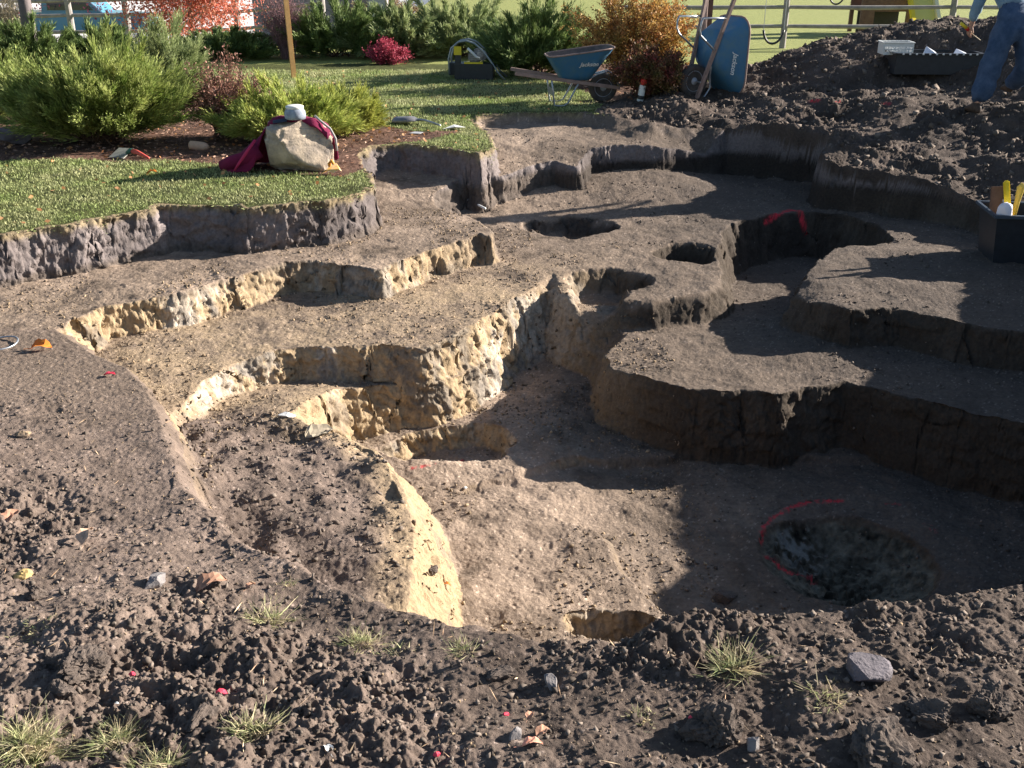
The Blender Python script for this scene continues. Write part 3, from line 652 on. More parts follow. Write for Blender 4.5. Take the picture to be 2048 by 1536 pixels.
MB().lathe([(.10, 0), (.105, .03), (.10, .07), (.08, .105), (.04, .125), (.008, .13)], n=24).build('crown', material('faded cap cloth', (.35, .42, .50), .9, col2=(.2, .22, .28), scale=14), cp, smooth=True)
rings = [[Vector((-.08 - .14 * f, .085 * (1 - .3 * f * f) * s_, .01 - .02 * f - .02 * s_ * s_)) for s_ in (-1, -.5, 0, .5, 1)] for f in (0, .33, .66, 1)]
MB().loft(rings, False, False, closed=False).build('bill', material('navy bill', (.03, .04, .07), .8), cp, smooth=True, solid=.005)
MB().lathe([(.06, .08), (.085, .10), (.09, .12), (.07, .13)], n=20).build('strap', M['white'], cp, smooth=True)
gl = sheet('yellow_glove', 662, 350, [(-.10, -.02, 0), (-.04, -.05, .05), (.03, -.04, .02), (.09, -.02, .05), (.10, .04, .02), (.05, .05, .10), (-.02, .04, .03)], material('yellow leather', (.75, .38, .06), .7, col2=(.7, .6, .45), scale=20), 'crumpled yellow work glove at the right foot of the boulder', 'glove')
MB().tube([(.0, .05, .02), (-.02, .06, .10), (.0, .06, .13), (.05, .02, .07)], [.02, .018, .015, .012]).build('finger', material('orange leather', (.75, .3, .04), .7), gl, smooth=True)
p = hit(28, 292, False); o = stone_mesh('edging_stone', .30, M['slate'], 5, sub=4, sc=(1.1, .55, .42), amp=.2, cuts=8, flat=False); o.location = (p.x, p.y + .1, p.z + .08); tag(o, 'flat purplish grey stone in the mulch at the left edge', 'stone')

# ------------------------------------------------------------------ boxes at the heap
p = hit(1868, 148, False); e = empty('black_tray', (p.x, p.y + .15, p.z + .0), R(-4), label='long black plastic tray with studded rim set in the soil heap', cat='tray')
mb = MB()
for c_, d_ in (((0, -.28, .14), (1.15, .012, .28)), ((0, .28, .14), (1.15, .012, .28)), ((-.575, 0, .14), (.012, .56, .28)), ((.575, 0, .14), (.012, .56, .28)), ((0, 0, .01), (1.15, .56, .012))): mb.box(c_, d_)
mb.build('walls', M['black'], e)
MB().box((0, -.30, .275), (1.2, .05, .015)).box((0, .30, .275), (1.2, .05, .015)).box((-.6, 0, .275), (.05, .65, .015)).box((.6, 0, .275), (.05, .65, .015)).build('rim', M['black'], e)
for i in range(12): MB().box((-.5 + .09 * i, -.328, .272), (.025, .008, .02)).build('stud', M['white'], e)
def tri(name, X, Y, Z, w_, h_, label):
    o = MB().loft([[Vector((-w_, 0, 0)), Vector((w_, 0, 0)), Vector((w_ * .6, .1, h_ * .5)), Vector((-w_ * .3, .12, h_))], [Vector((-w_, .006, 0)), Vector((w_, .006, 0)), Vector((w_ * .6, .106, h_ * .5)), Vector((-w_ * .3, .126, h_))]]).build(name, material('blueish paper', (.62, .65, .75), .7))
    o.location = e.location + Vector((X, Y, Z)); tag(o, label, 'paper')
tri('folded_paper', -.06, -.1, .22, .13, .13, 'left folded pale paper sticking up in the black tray'); tri('folded_paper', .36, -.12, .22, .14, .10, 'right folded pale paper sticking up in the black tray')
c2 = empty('slotted_crate', (p.x - .50, p.y + .25, p.z + .24), R(-6), label='pale slotted plastic crate propped at the left end of the black tray', cat='crate')
mg_ = material('pale grey plastic', (.72, .73, .72), .5, var=.1)
mb = MB(); mb.box((0, -.16, .02), (.40, .01, .04)).box((0, -.16, .135), (.40, .012, .05)).box((0, -.16, .075), (.40, .01, .014))
for i in range(9): mb.box((-.19 + .0475 * i, -.16, .08), (.012, .01, .10))
mb.box((-.2, 0, .08), (.012, .32, .15)).box((.2, 0, .08), (.012, .32, .15)).box((0, .16, .08), (.40, .012, .15)).box((0, 0, .005), (.4, .32, .01)); mb.build('basket', mg_, c2)
MB().box((0, -.168, .165), (.43, .02, .012)).box((0, .168, .165), (.43, .02, .012)).box((-.208, 0, .164), (.02, .33, .012)).box((.208, 0, .164), (.02, .33, .012)).build('rim', mg_, c2)

p = hit(2010, 530, False); bn = empty('storage_bin', (p.x + .30, p.y + .28, p.z - .03), R(-8), label='open black storage bin holding tools at the right edge of the terrace', cat='bin')
mb = MB(); rr = []
for z_, w_, d_ in ((0, .33, .22), (.44, .38, .26), (.44, .375, .255), (.01, .325, .215)): rr.append([Vector((w_ * sx, d_ * sy, z_)) for sx, sy in ((-1, -1), (1, -1), (1, 1), (-1, 1))])
mb.loft(rr); mb.build('shell', M['black'], bn)
mr = material('dark blue grey rim', (.06, .075, .10), .35)
MB().box((0, -.275, .44), (.82, .04, .03), bev=.006).box((0, .275, .44), (.82, .04, .03), bev=.006).box((-.395, 0, .44), (.035, .52, .028), bev=.006).box((.395, 0, .44), (.035, .52, .028), bev=.006).build('rim', mr, bn)
MB().box((0, .262, .36), (.72, .008, .012)).box((0, .255, .25), (.70, .008, .012)).build('rib', M['white'], bn)
L0 = bn.location
def inbin(o, x_, y_, z_, rx, ry, label, cat): o.location = L0 + Vector((x_, y_, z_)); o.rotation_euler = (rx, ry, 0); return tag(o, label, cat)
o = MB().box((0, 0, .14), (.055, .03, .42), bev=.012).build('yellow_handled_tool', M['yellow']); inbin(o, -.24, -.06, .38, 0, R(-14), 'yellow slat of a tool leaning leftmost out of the black bin', 'tool')
o = MB().tube([(0, 0, -.1), (0, 0, .1), (0, 0, .22), (.02, 0, .25)], [.022, .024, .034, .028], 12).build('brush_handle', material('dull yellow', (.70, .50, .10), .5), None, smooth=True); inbin(o, -.16, .02, .42, 0, R(4), 'rounded dull yellow brush handle standing up in the black bin', 'brush')
o = MB().box((0, 0, .05), (.11, .012, .34), bev=.004).build('brown_board', M['oldwood']); inbin(o, -.31, .06, .42, R(-6), R(-3), 'brown wooden slat standing in the left corner of the black bin', 'board')
o = stone_mesh('white_bag', .09, material('white plastic film', (.75, .72, .78), .35), 9, sub=3, sc=(.8, .7, 1), flat=False, cuts=3); o.location = L0 + Vector((-.33, -.16, .46)); tag(o, 'crumpled white plastic bag at the corner of the black bin', 'bag')

# ------------------------------------------------------------------ plants
def cards(P, D, Ln, Wd, g, fold=.0):
    """small pointed blades: P base points, D unit directions, Ln lengths, Wd widths -> verts, quads"""
    n = len(P); r_ = g.normal(size=(n, 3)); S_ = np.cross(D, r_); S_ /= np.linalg.norm(S_, axis=1)[:, None] + 1e-9
    V = np.empty((n, 4, 3)); V[:, 0] = P; V[:, 1] = P + D * Ln[:, None] * .45 + S_ * Wd[:, None] * .5
    V[:, 2] = P + D * Ln[:, None]; V[:, 3] = P + D * Ln[:, None] * .45 - S_ * Wd[:, None] * .5
    return V.reshape(-1, 3), np.arange(n * 4).reshape(n, 4)
def unit(v): return v / (np.linalg.norm(v, axis=-1, keepdims=True) + 1e-9)
def plant_base(loc, name, label, cat, group): return empty(name, loc, 0, label=label, cat=cat, group=group)
def juniper(px, py, wpx, hpx, label, mat, seed, nb=110, ns=70, lean=(0, 0), loc=None, card=1.0, depth=.8, low=.15, group='juniper shrubs in the garden beds'):
    g = np.random.default_rng(seed)
    p = hit(px, py, False) if loc is None else Vector(loc)
    dist = math.sqrt(p.y ** 2 + CAM_H ** 2); ppm = FPX / (p.y * cP + (CAM_H - p.z) * sP)
    W_, H_ = wpx / ppm / 2, hpx / ppm
    e = plant_base(p, 'juniper_bush', label, 'juniper', group)
    Vs = []; Fs = []; k = 0; br = MB(); allP = []; allD = []; allL = []
    for i in range(nb):
        az = g.uniform(0, 2 * math.pi); f = g.uniform(0, 1) ** .38         # f: 0 upright, 1 spreading
        hx = math.cos(az) * W_ * f * g.uniform(.7, 1.2); hy = math.sin(az) * W_ * depth * f * g.uniform(.75, 1.1)
        top = H_ * (1 - (1 - low) * f ** 2) * g.uniform(.45, 1.08)
        B = np.array([g.normal() * W_ * .12, g.normal() * W_ * .1, 0]); E = np.array([hx + lean[0] * top, hy + lean[1] * top, top])
        mid = (B + E) / 2 + np.array([0, 0, .12 * H_ * (1 - f)]) + g.normal(size=3) * .04 * W_
        t = np.linspace(0, 1, 9)[:, None]; cur = (1 - t) ** 2 * B + 2 * t * (1 - t) * mid + t * t * E
        cur[:, 2] += .35 * H_ * np.maximum(t[:, 0] - .6, 0) * g.uniform(-.6, 1.6)
        if i % 4 == 0: br.tube([tuple(q) for q in cur[::2]], [.012, .01, .007, .005, .002], 5)
        tt_ = g.uniform(.22, 1, ns) ** .75; ii = tt_ * 8; a = np.clip(ii.astype(int), 0, 7); fr = (ii - a)[:, None]
        Pp = cur[a] * (1 - fr) + cur[a + 1] * fr; T = unit(cur[a + 1] - cur[a])
        side = unit(np.cross(T, g.normal(size=(ns, 3)))); D = unit(T * 1.1 + side * g.uniform(.1, .55, (ns, 1)) + np.array([0, 0, .10]))
        sl2 = (.17 + .16 * (1 - tt_)) * g.uniform(.6, 1.3, ns) * min(1.1, H_ + .3)
        # each spray is a run of thin needles
        for q in range(7):
            u_ = (q + .5) / 7; allP.append(Pp + D * (sl2 * u_)[:, None] + g.normal(size=(ns, 3)) * .004)
            allD.append(unit(D + g.normal(size=(ns, 3)) * .22)); allL.append(g.uniform(.045, .085, ns) * card * (1.15 - .4 * u_))
    P = np.concatenate(allP); D = np.concatenate(allD); L_ = np.concatenate(allL)
    keep = P[:, 2] > -.02; P, D, L_ = P[keep], D[keep], L_[keep]
    V, F = cards(P, D, L_, L_ * .16, g); npmesh('foliage', V, F, mat, e)
    br.build('branch', M['twig'], e)
    return e
def leafmat(name, c1, c2, isl=.35, tr=.25): return material(name, c1, .65, col2=c2, scale=5, island=isl, transl=tr)
def leafy(px, py, wpx, hpx, label, mat, seed, nb=60, nl=60, leaf=.04, name='shrub', cat='shrub', twig='twig', loc=None, top=None, base=None, up=.6, open_=.25, depth=.8, group='deciduous shrubs in autumn colour'):
    g = np.random.default_rng(seed); p = hit(px, py, False) if loc is None else Vector(loc)
    ppm = FPX / (p.y * cP + (CAM_H - p.z) * sP); W_, H_ = wpx / ppm / 2, hpx / ppm
    e = plant_base(p, name, label, cat, group); br = MB(); AP = []; AD = []
    for i in range(nb):
        az = g.uniform(0, 2 * math.pi); f = math.sqrt(g.uniform(0, 1)); top_ = H_ * (1 - up * f ** 2) * g.uniform(.55, 1.05)
        B = np.array([g.normal() * W_ * .1, g.normal() * W_ * .1, 0]); E = np.array([math.cos(az) * W_ * f, math.sin(az) * W_ * f * depth, top_])
        mid = (B + E) / 2 * np.array([.7, .7, 1.15]) + g.normal(size=3) * .05; t = np.linspace(0, 1, 7)[:, None]
        cur = (1 - t) ** 2 * B + 2 * t * (1 - t) * mid + t * t * E + g.normal(size=(7, 3)) * .012
        br.tube([tuple(q) for q in cur[::2]], [.009, .007, .005, .002], 5)
        for _ in range(3):
            a = g.integers(2, 6); q0 = cur[a]; d = unit(cur[a + 1] - cur[a] + g.normal(size=3) * .12); q1 = q0 + d * g.uniform(.1, .3) * H_
            br.tube([tuple(q0), tuple((q0 + q1) / 2 + g.normal(size=3) * .01), tuple(q1)], [.004, .003, .0015], 4)
            if nl: s_ = g.uniform(0, 1, (nl // 3, 1)); AP.append(q0 + (q1 - q0) * s_ + g.normal(size=(nl // 3, 3)) * .03); AD.append(unit(d + g.normal(size=(nl // 3, 3)) * .7))
        if nl:
            s_ = g.uniform(open_, 1, nl) ** .8 * 6; a = np.clip(s_.astype(int), 0, 5); fr = (s_ - a)[:, None]
            AP.append(cur[a] * (1 - fr) + cur[a + 1] * fr + g.normal(size=(nl, 3)) * .035); AD.append(unit(cur[a + 1] - cur[a] + g.normal(size=(nl, 3)) * .8))
    br.build('branch', M[twig], e)
    if nl:
        P = np.concatenate(AP); D = np.concatenate(AD); L_ = g.uniform(.7, 1.3, len(P)) * leaf
        V, F = cards(P, D, L_, L_ * .55, g); npmesh('foliage', V, F, mat, e)
    return e
jg = leafmat('juniper green', (.17, .24, .05), (.40, .43, .15), .45, .3); jd = leafmat('dark juniper', (.10, .155, .05), (.20, .26, .085), .45, .2)
jy = leafmat('golden juniper', (.27, .35, .08), (.50, .51, .14), .35, .3)
jg2 = leafmat('grey green juniper', (.19, .25, .10), (.38, .42, .20), .4, .3)
juniper(205, 283, 380, 165, 'large arching green juniper bush left of the boulder', jg, 1, 260, 85, lean=(.12, -.1), card=1.05, low=.5)
juniper(-40, 262, 260, 165, 'green juniper bush cut by the left edge of the photo', jg, 2, 110, 70, low=.45)
juniper(330, 180, 190, 120, 'grey green juniper bush spreading behind the large arching one', jg2, 3, 110, 70, lean=(.2, 0))
juniper(580, 284, 280, 95, 'low golden tipped juniper bush just behind the boulder', jy, 4, 130, 60, low=.45)
juniper(690, 268, 150, 85, 'small green yellow juniper bush at the lawn side of the boulder', leafmat('yellow green juniper', (.24, .29, .06), (.42, .42, .10), .4, .3), 5, 75, 60, low=.3)
juniper(60, 135, 230, 75, 'dark juniper bush around the grey tree trunk', jd, 6, 90, 60, card=1.6)
juniper(200, 128, 190, 66, 'dark green juniper bush in front of the blue pickup truck', jd, 7, 80, 60, card=1.6)
juniper(455, 117, 210, 44, 'low dark juniper mat below the red tree', jd, 8, 90, 60, card=1.7, low=.4)
juniper(680, 112, 290, 92, 'dark green juniper bush leftmost in the far hedge', jd, 9, 110, 70, card=1.7, low=.3)
juniper(810, 110, 290, 86, 'green juniper bush of the far hedge behind the small crimson barberry', jg2, 10, 110, 70, card=1.7, low=.3)
juniper(935, 110, 290, 100, 'green juniper bush of the far hedge right behind the black engine unit', jg2, 11, 120, 70, card=1.7, low=.3)
juniper(1070, 152, 260, 125, 'dark juniper bush behind the upright wheelbarrow', jd, 12, 150, 70, card=1.5, low=.3)
leafy(455, 274, 210, 165, 'brown leaved shrub between two junipers left of the boulder', leafmat('brown maroon leaf', (.20, .085, .065), (.36, .20, .15), .5), 20, 75, 44, .034, up=.45)
leafy(775, 127, 105, 46, 'small crimson barberry at the foot of the far hedge', leafmat('crimson leaf', (.33, .03, .07), (.45, .09, .13), .4), 21, 60, 60, .04, up=.5)
leafy(1265, 170, 260, 200, 'tall orange brown autumn shrub behind the spray can', leafmat('orange brown leaf', (.40, .17, .07), (.50, .36, .10), .5), 22, 120, 150, .042, up=.4, loc=tuple(hit(1265, 168, False)))
leafy(1300, 190, 170, 105, 'dark red barberry between the two wheelbarrows', leafmat('dark red leaf', (.22, .035, .045), (.13, .13, .035), .5), 23, 100, 110, .036, up=.5)
leafy(575, 117, 105, 150, 'leafless purplish twiggy shrub in front of the grey shed', leafmat('pink twig tip', (.34, .17, .19), (.26, .14, .15), .4), 24, 130, 26, .022, twig='purpletwig', up=.35)
leafy(22, 112, 130, 150, 'pale straw coloured bare shrub at the top left corner', leafmat('straw leaf', (.5, .42, .28), (.38, .3, .2), .4), 25, 110, 12, .04, twig='straw', up=.3)
leafy(0, 0, 190, 46, 'low brown shrub at the driveway edge behind the far hedge', leafmat('tan red leaf', (.30, .17, .13), (.22, .2, .1), .5), 26, 90, 80, .06, loc=(-4.2, 34, 0), up=.4)

def tree(loc, label, trunk_r, H_, cr, ch, mat, seed, n=9000, leaf=.06, bark='bark', name='tree', fork=.35, nbr=16):
    g = np.random.default_rng(seed); e = plant_base(Vector(loc), name, label, 'tree', None); 
    if 'group' in e: del e['group']
    tr = MB(); tr.tube([(0, 0, -.1), (.01, 0, H_ * .2), (-.01, .01, H_ * .5), (.01, 0, H_ * .8), (0, 0, H_ * .98)], [trunk_r * 1.2, trunk_r, trunk_r * .8, trunk_r * .5, .01], 12); tr.build('trunk', M[bark], e, smooth=True)
    tips = []; lb = MB()
    for i in range(nbr):
        z0 = H_ * (fork + (1 - fork) * .8 * i / nbr); az = i * 2.4 + g.uniform(-.4, .4); l_ = cr * g.uniform(.7, 1.1) * math.sqrt(max(.1, 1 - ((z0 - H_ * fork) / (H_ * (1.05 - fork))) ** 2))
        q1 = np.array([math.cos(az) * l_, math.sin(az) * l_, z0 + l_ * g.uniform(.2, .8)]); q0 = np.array([0, 0, z0])
        m_ = (q0 + q1) / 2 + g.normal(size=3) * .08; lb.tube([tuple(q0), tuple(m_), tuple(q1)], [trunk_r * .35, trunk_r * .22, .006], 6)
        for _ in range(5):
            a = q0 + (q1 - q0) * g.uniform(.35, 1); b_ = a + g.normal(size=3) * cr * .3 + np.array([0, 0, .1]); lb.tube([tuple(a), tuple(b_)], [.012, .003], 4); tips += [a, b_]
        tips += [q1, m_]
    lb.build('limb', M[bark], e)
    tips = np.array(tips); c_ = tips[g.integers(0, len(tips), n)] + g.normal(size=(n, 3)) * np.array([.16, .16, .13]) * cr
    c_ = c_[c_[:, 2] > H_ * .05]
    L_ = g.uniform(.7, 1.3, len(c_)) * leaf; V, F = cards(c_, unit(g.normal(size=c_.shape)), L_, L_ * .6, g); npmesh('crown', V, F, mat, e); return e
red = leafmat('pink red leaf', (.58, .13, .11), (.55, .26, .16), .5, .35)
pt = atY(388, 100, 24.0); tree((pt.x, 24, 0), 'small red leaved tree left of the grey shed', .05, 2.5, 1.35, 2, red, 31, 26000, .06, bark='fence', fork=.04, nbr=30)
pt = atY(130, 30, 36.0); tree((pt.x - .3, 36.5, -.85), 'pinkish red tree behind the blue pickup truck', .1, 3.6, 1.7, 2, leafmat('magenta leaf', (.60, .10, .18), (.55, .2, .2), .5, .35), 32, 14000, .09, bark='fence', fork=.25)
pt = atY(70, 125, 20.6); tree((pt.x, 20.6, 0), 'grey trunked tree standing among the dark junipers', .115, 6.5, 1.3, 2, leafmat('thin tan leaf', (.35, .25, .12), (.3, .2, .1), .4, .3), 33, 1200, .06, fork=.55, nbr=8)

# ------------------------------------------------------------------ fences, shed, vehicles, playground
def fence(name, label, posts, rails, zf, r_=.05, pr=.075, ph=1.25):
    e = empty(name, (posts[0][0], posts[0][1], 0), label=label, cat='fence'); o_ = e.location
    for (X, Y) in posts:
        z0 = zf(X, Y); MB().tube([(X - o_.x, Y - o_.y, z0 - .1), (X - o_.x + .01, Y - o_.y, z0 + ph * .6), (X - o_.x, Y - o_.y, z0 + ph)], [pr, pr * .95, pr * .85], 10).build('post', M['fence'], e)
    for (X0, Y0), (X1, Y1) in zip(posts[:-1], posts[1:]):
        for zr in rails:
            a = Vector((X0 - o_.x, Y0 - o_.y, zf(X0, Y0) + zr)); b_ = Vector((X1 - o_.x, Y1 - o_.y, zf(X1, Y1) + zr))
            MB().tube([a, (a + b_) / 2 + Vector((0, 0, -.015)), b_], [r_ * .8, r_, r_ * .8], 8).build('rail', M['fence'], e)
    return e
fa = [atY(x_, 87, 24.2) for x_ in (1225, 1565, 1895, 2230)]
fence('rail_fence', 'round rail fence running behind the swings and the soil heap', [(v.x, 24.2) for v in fa], (.47, .88, 1.15), lambda X, Y: 0)
fb = [(x_, y_) for x_, y_ in ((-17.5, 31), (-14.4, 30.6), (-12.7, 30.4), (-11.0, 30.2), (-7.7, 29.6), (-5.2, 29))]
fence('split_rail_fence', 'weathered split rail fence in front of the pickup truck and shed', fb, (.5, .95, 1.35), lambda X, Y: far_z(X, Y) + .1, .055, .1, 1.5)
# shed
sd_ = empty('shed', (-5.9, 34.2, 0), label='grey vertical sided shed behind the leafless shrub', cat='shed')
mw = material('grey siding', (.30, .28, .28), .8, var=.12, scale=3)
mb = MB(); mb.box((-.6, 1.6, 1.2), (3.7, 3.2, 3.4)); mb.build('wall', mw, sd_)
mb = MB()
for i in range(14): mb.box((-2.42 + i * .28, -.012, 1.2), (.03, .022, 3.4))
mb.build('batten', mw, sd_)
MB().box((-.6, 1.6, 3.0), (4.1, 3.6, .12)).build('roof', M['oldwood'], sd_)
cb = empty('cabinet', tuple(atY(755, 0, 33) * Vector((1, 1, 0))), label='grey utility cabinet standing between the garage and the far hedge', cat='cabinet')
MB().box((0, 0, .75), (.62, .5, 1.5), bev=.02).build('body', M['fence'], cb); MB().box((0, -.256, .75), (.5, .01, 1.3)).build('door', M['rim'], cb); MB().box((0, 0, 1.53), (.7, .56, .06)).build('lid', M['black'], cb)
DX, DY = np.meshgrid(np.linspace(-60, -3.6, 40), np.linspace(32.5, 95, 30), indexing='ij'); DI = np.arange(DX.size).reshape(DX.shape)
dv = npmesh('driveway', np.stack([DX - (DY - 40) * .02, DY, far_z(DX, DY) + .004], -1).reshape(-1, 3), np.stack([DI[:-1, :-1].ravel(), DI[1:, :-1].ravel(), DI[1:, 1:].ravel(), DI[:-1, 1:].ravel()], 1), material('pale concrete', (.72, .70, .68), .9, var=.15, scale=.6)); tag(dv, kind='structure')
# pickup
pk = empty('pickup_truck', (-14.9, 36.0, -.88), R(3), label='light blue pickup truck parked beyond the split rail fence', cat='truck')
mbl = material('light blue car paint', (.09, .30, .42), .3, spec=.6, coat=.5, var=.1, scale=1)
def prism(mb, prof2, y0, y1):
    mb.loft([[Vector((a, y0, b)) for a, b in prof2], [Vector((a, y1, b)) for a, b in prof2]]); return mb
mb = MB(); prism(mb, [(-2.6, .45), (2.5, .45), (2.58, .6), (2.55, .9), (2.45, 1.0), (1.1, 1.08), (.3, 1.1), (-2.6, 1.08)], -.9, .9); mb.build('body', mbl, pk)
mb = MB(); prism(mb, [(-.75, 1.08), (1.2, 1.06), (.65, 1.62), (.45, 1.70), (-.45, 1.70), (-.68, 1.6)], -.78, .78); mb.build('cab', mbl, pk)
gl_ = material('car glass', (.05, .06, .07), .05, spec=.8)
for sy in (-1, 1):
    MB().loft([[Vector((a, sy * .782, b)) for a, b in ((-.55, 1.15), (.15, 1.15), (.15, 1.6), (-.52, 1.6))], [Vector((a, sy * .79, b)) for a, b in ((-.55, 1.15), (.15, 1.15), (.15, 1.6), (-.52, 1.6))]]).build('window', gl_, pk)
    MB().loft([[Vector((a, sy * .782, b)) for a, b in ((.22, 1.15), (.95, 1.15), (.6, 1.58), (.22, 1.6))], [Vector((a, sy * .79, b)) for a, b in ((.22, 1.15), (.95, 1.15), (.6, 1.58), (.22, 1.6))]]).build('window', gl_, pk)
    for X in (-1.6, 1.6):
        wv = MB().lathe([(.25, -.1), (.36, -.1), (.38, 0), (.36, .1), (.25, .1)], (X, sy * .82, .38), 'Y').build('wheel', M['tyre'], pk, smooth=True); MB().lathe([(.05, -.105), (.24, -.104), (.24, .104), (.05, .105)], (X, sy * .82, .38), 'Y').build('rim', M['galv'], wv, smooth=True)
MB().box((2.56, 0, .5), (.08, 1.8, .14), bev=.02).build('bumper', M['galv'], pk); MB().box((-1.72, 0, 1.082), (1.7, 1.5, .01)).build('bed', M['black'], pk)
# swing set, swings, playhouse with slide
A_ = Vector((2.95, 15.9, gz(2.95, 15.9))); B_ = Vector((9.1, 28.4, 0)); ax = (B_ - A_); ax.z = 0; L_ = ax.length; ax.normalize(); pr_ = Vector((ax.y, -ax.x, 0))
ss_ = empty('swing_set', A_, 0, label='timber swing set frame whose near leg stands behind the tipped wheelbarrow', cat='swing set')
top = Vector((0, 0, 2.55)); MB().tube([top - ax * .1, top + ax * L_ * .5, top + ax * L_], .06).build('beam', M['oldwood'], ss_)
MB().box(tuple(Vector((0, 0, 1.25))), (.10, .10, 2.7), bev=.008).build('leg', M['oldwood'], ss_)
MB().tube([Vector((-.06, -.05, -.05)) - pr_ * .0, Vector((-.08, -.08, 2.5))], .042).build('leg', M['ash'], ss_)

def swing(s_, zb, label):
    c_ = A_ + ax * s_; e = empty('swing', (c_.x, c_.y, zb), 0, label=label, cat='swing', group='swings hanging from the beam'); hw = .2
    d = Vector((1, .15, 0)).normalized(); pts = [d * (hw * math.sin(a) * 1.02) + Vector((0, 0, .28 - .28 * math.cos(a))) for a in np.linspace(-1.45, 1.45, 13)]
    MB().tube(pts, .022, 8).build('seat', M['black'], e, smooth=True)
    for sg in (-1, 1): MB().tube([pts[0 if sg < 0 else -1], pts[0 if sg < 0 else -1] + Vector((0, 0, A_.z + 2.5 - zb - .25))], .006, 5).build('chain', M['galv'], e)
    return e
sA = (20.0 - A_.y) / ax.y; sB = (26.0 - A_.y) / ax.y
swing(sA, .42, 'nearer belt swing hanging left of the fence post'); swing(sB, .86, 'farther belt swing hanging beside the playhouse')
ph = empty('playhouse', (10.0, 28.4, 0), R(-4), label='brown timber playhouse with a dark opening beyond the soil heap', cat='playhouse')
mb = MB(); mb.box((0, .6, .62), (1.25, 1.2, .1)).box((0, .02, 1.15), (1.25, .05, .95)).box((0, 1.15, 1.15), (1.25, .05, .95)); mb.build('wall', M['oldwood'], ph)
for X in (-.6, .6):
    for Y in (0, 1.18): MB().box((X, Y, 1.1), (.10, .10, 2.4)).build('post', M['oldwood'], ph)
MB().box((-.42, -.03, .35), (.25, .03, .7)).build('panel', M['oldwood'], ph); MB().box((0, .7, .3), (1.1, .05, .6)).build('back_panel', M['black'], ph); MB().box((0, .6, 2.35), (1.5, 1.5, .08)).build('roof', M['oldwood'], ph)
sldo = empty('slide', (10.75, 28.1, 0), R(-6), label='yellow plastic slide with raised rims next to the playhouse', cat='slide')
def strip(x0, x1, hgt, yo=0): return [[Vector((a, -.02 * 0 + Y, Z + b)) for a, b in ((x0, 0), (x1, 0), (x1, hgt), (x0, hgt))] for Y, Z in ((.6, 1.35), (.2, 1.2), (-.4, .7), (-.9, .28), (-1.3, .16))]
MB().loft(strip(-.27, .27, .03)).build('chute', material('pale yellow plastic', (.72, .66, .18), .4), sldo, smooth=False); MB().loft(strip(-.36, -.27, .2)).build('side_rail', M['yellow'], sldo); MB().loft(strip(.27, .36, .2)).build('side_rail', material('light yellow', (.78, .72, .45), .4), sldo)
MB().box((.45, .5, .8), (.06, .12, 1.8)).build('support', M['red'], sldo)

# ------------------------------------------------------------------ the person on the heap
p1_ = hit(1950, 226, False); pe = empty('person', p1_, R(0), label='person in blue denim overalls seen from behind, leaning over the heap with a trowel', cat='person')
SC = 1.0
J = {  # joints, metres from the left foot; x right, y away from the camera
 'ankL': (0, 0, .09), 'kneL': (.10, .03, .50), 'hipL': (.20, .05, .93), 'pel': (.31, .07, .98), 'hipR': (.42, .07, .93), 'kneR': (.56, .06, .54), 'ankR': (.56, .42, .28),
 'wai': (.30, .13, 1.14), 'che': (.27, .26, 1.36), 'shc': (.255, .34, 1.50), 'nec': (.25, .40, 1.58), 'hed': (.245, .47, 1.70), 'hdt': (.24, .50, 1.78),
 'shL': (.07, .34, 1.47), 'elL': (-.06, .30, 1.22), 'wrL': (-.08, .34, .98), 'shR': (.44, .33, 1.47), 'elR': (.56, .26, 1.23), 'wrR': (.55, .42, 1.05)}
def skin(name, pts, edges, rad, mat, parent, root, sub=2):
    me = bpy.data.meshes.new(name); ks = list(pts); me.from_pydata([pts[k] for k in ks], [(ks.index(a), ks.index(b)) for a, b in edges], [])
    me.materials.append(mat); o = bpy.data.objects.new(name, me); C.objects.link(o); o.parent = parent
    md = o.modifiers.new('skin', 'SKIN'); md.use_smooth_shade = True
    for i, k in enumerate(ks):
        r_ = rad[k]; me.skin_vertices[0].data[i].radius = (r_, r_) if not isinstance(r_, tuple) else r_; me.skin_vertices[0].data[i].use_root = (k == root)
    ms_ = o.modifiers.new('smooth', 'SUBSURF'); ms_.levels = ms_.render_levels = sub
    return o
body_r = {'pel': .135, 'hipL': .10, 'kneL': .065, 'ankL': .045, 'hipR': .10, 'kneR': .065, 'ankR': .045, 'wai': (.15, .11), 'che': (.165, .12), 'shc': (.12, .09), 'nec': .055, 'hed': (.085, .10), 'hdt': .06, 'shL': .07, 'elL': .047, 'wrL': .03, 'shR': .07, 'elR': .047, 'wrR': .03}
be = [('pel', 'hipL'), ('hipL', 'kneL'), ('kneL', 'ankL'), ('pel', 'hipR'), ('hipR', 'kneR'), ('kneR', 'ankR'), ('pel', 'wai'), ('wai', 'che'), ('che', 'shc'), ('shc', 'nec'), ('nec', 'hed'), ('hed', 'hdt'), ('shc', 'shL'), ('shL', 'elL'), ('elL', 'wrL'), ('shc', 'shR'), ('shR', 'elR'), ('elR', 'wrR')]
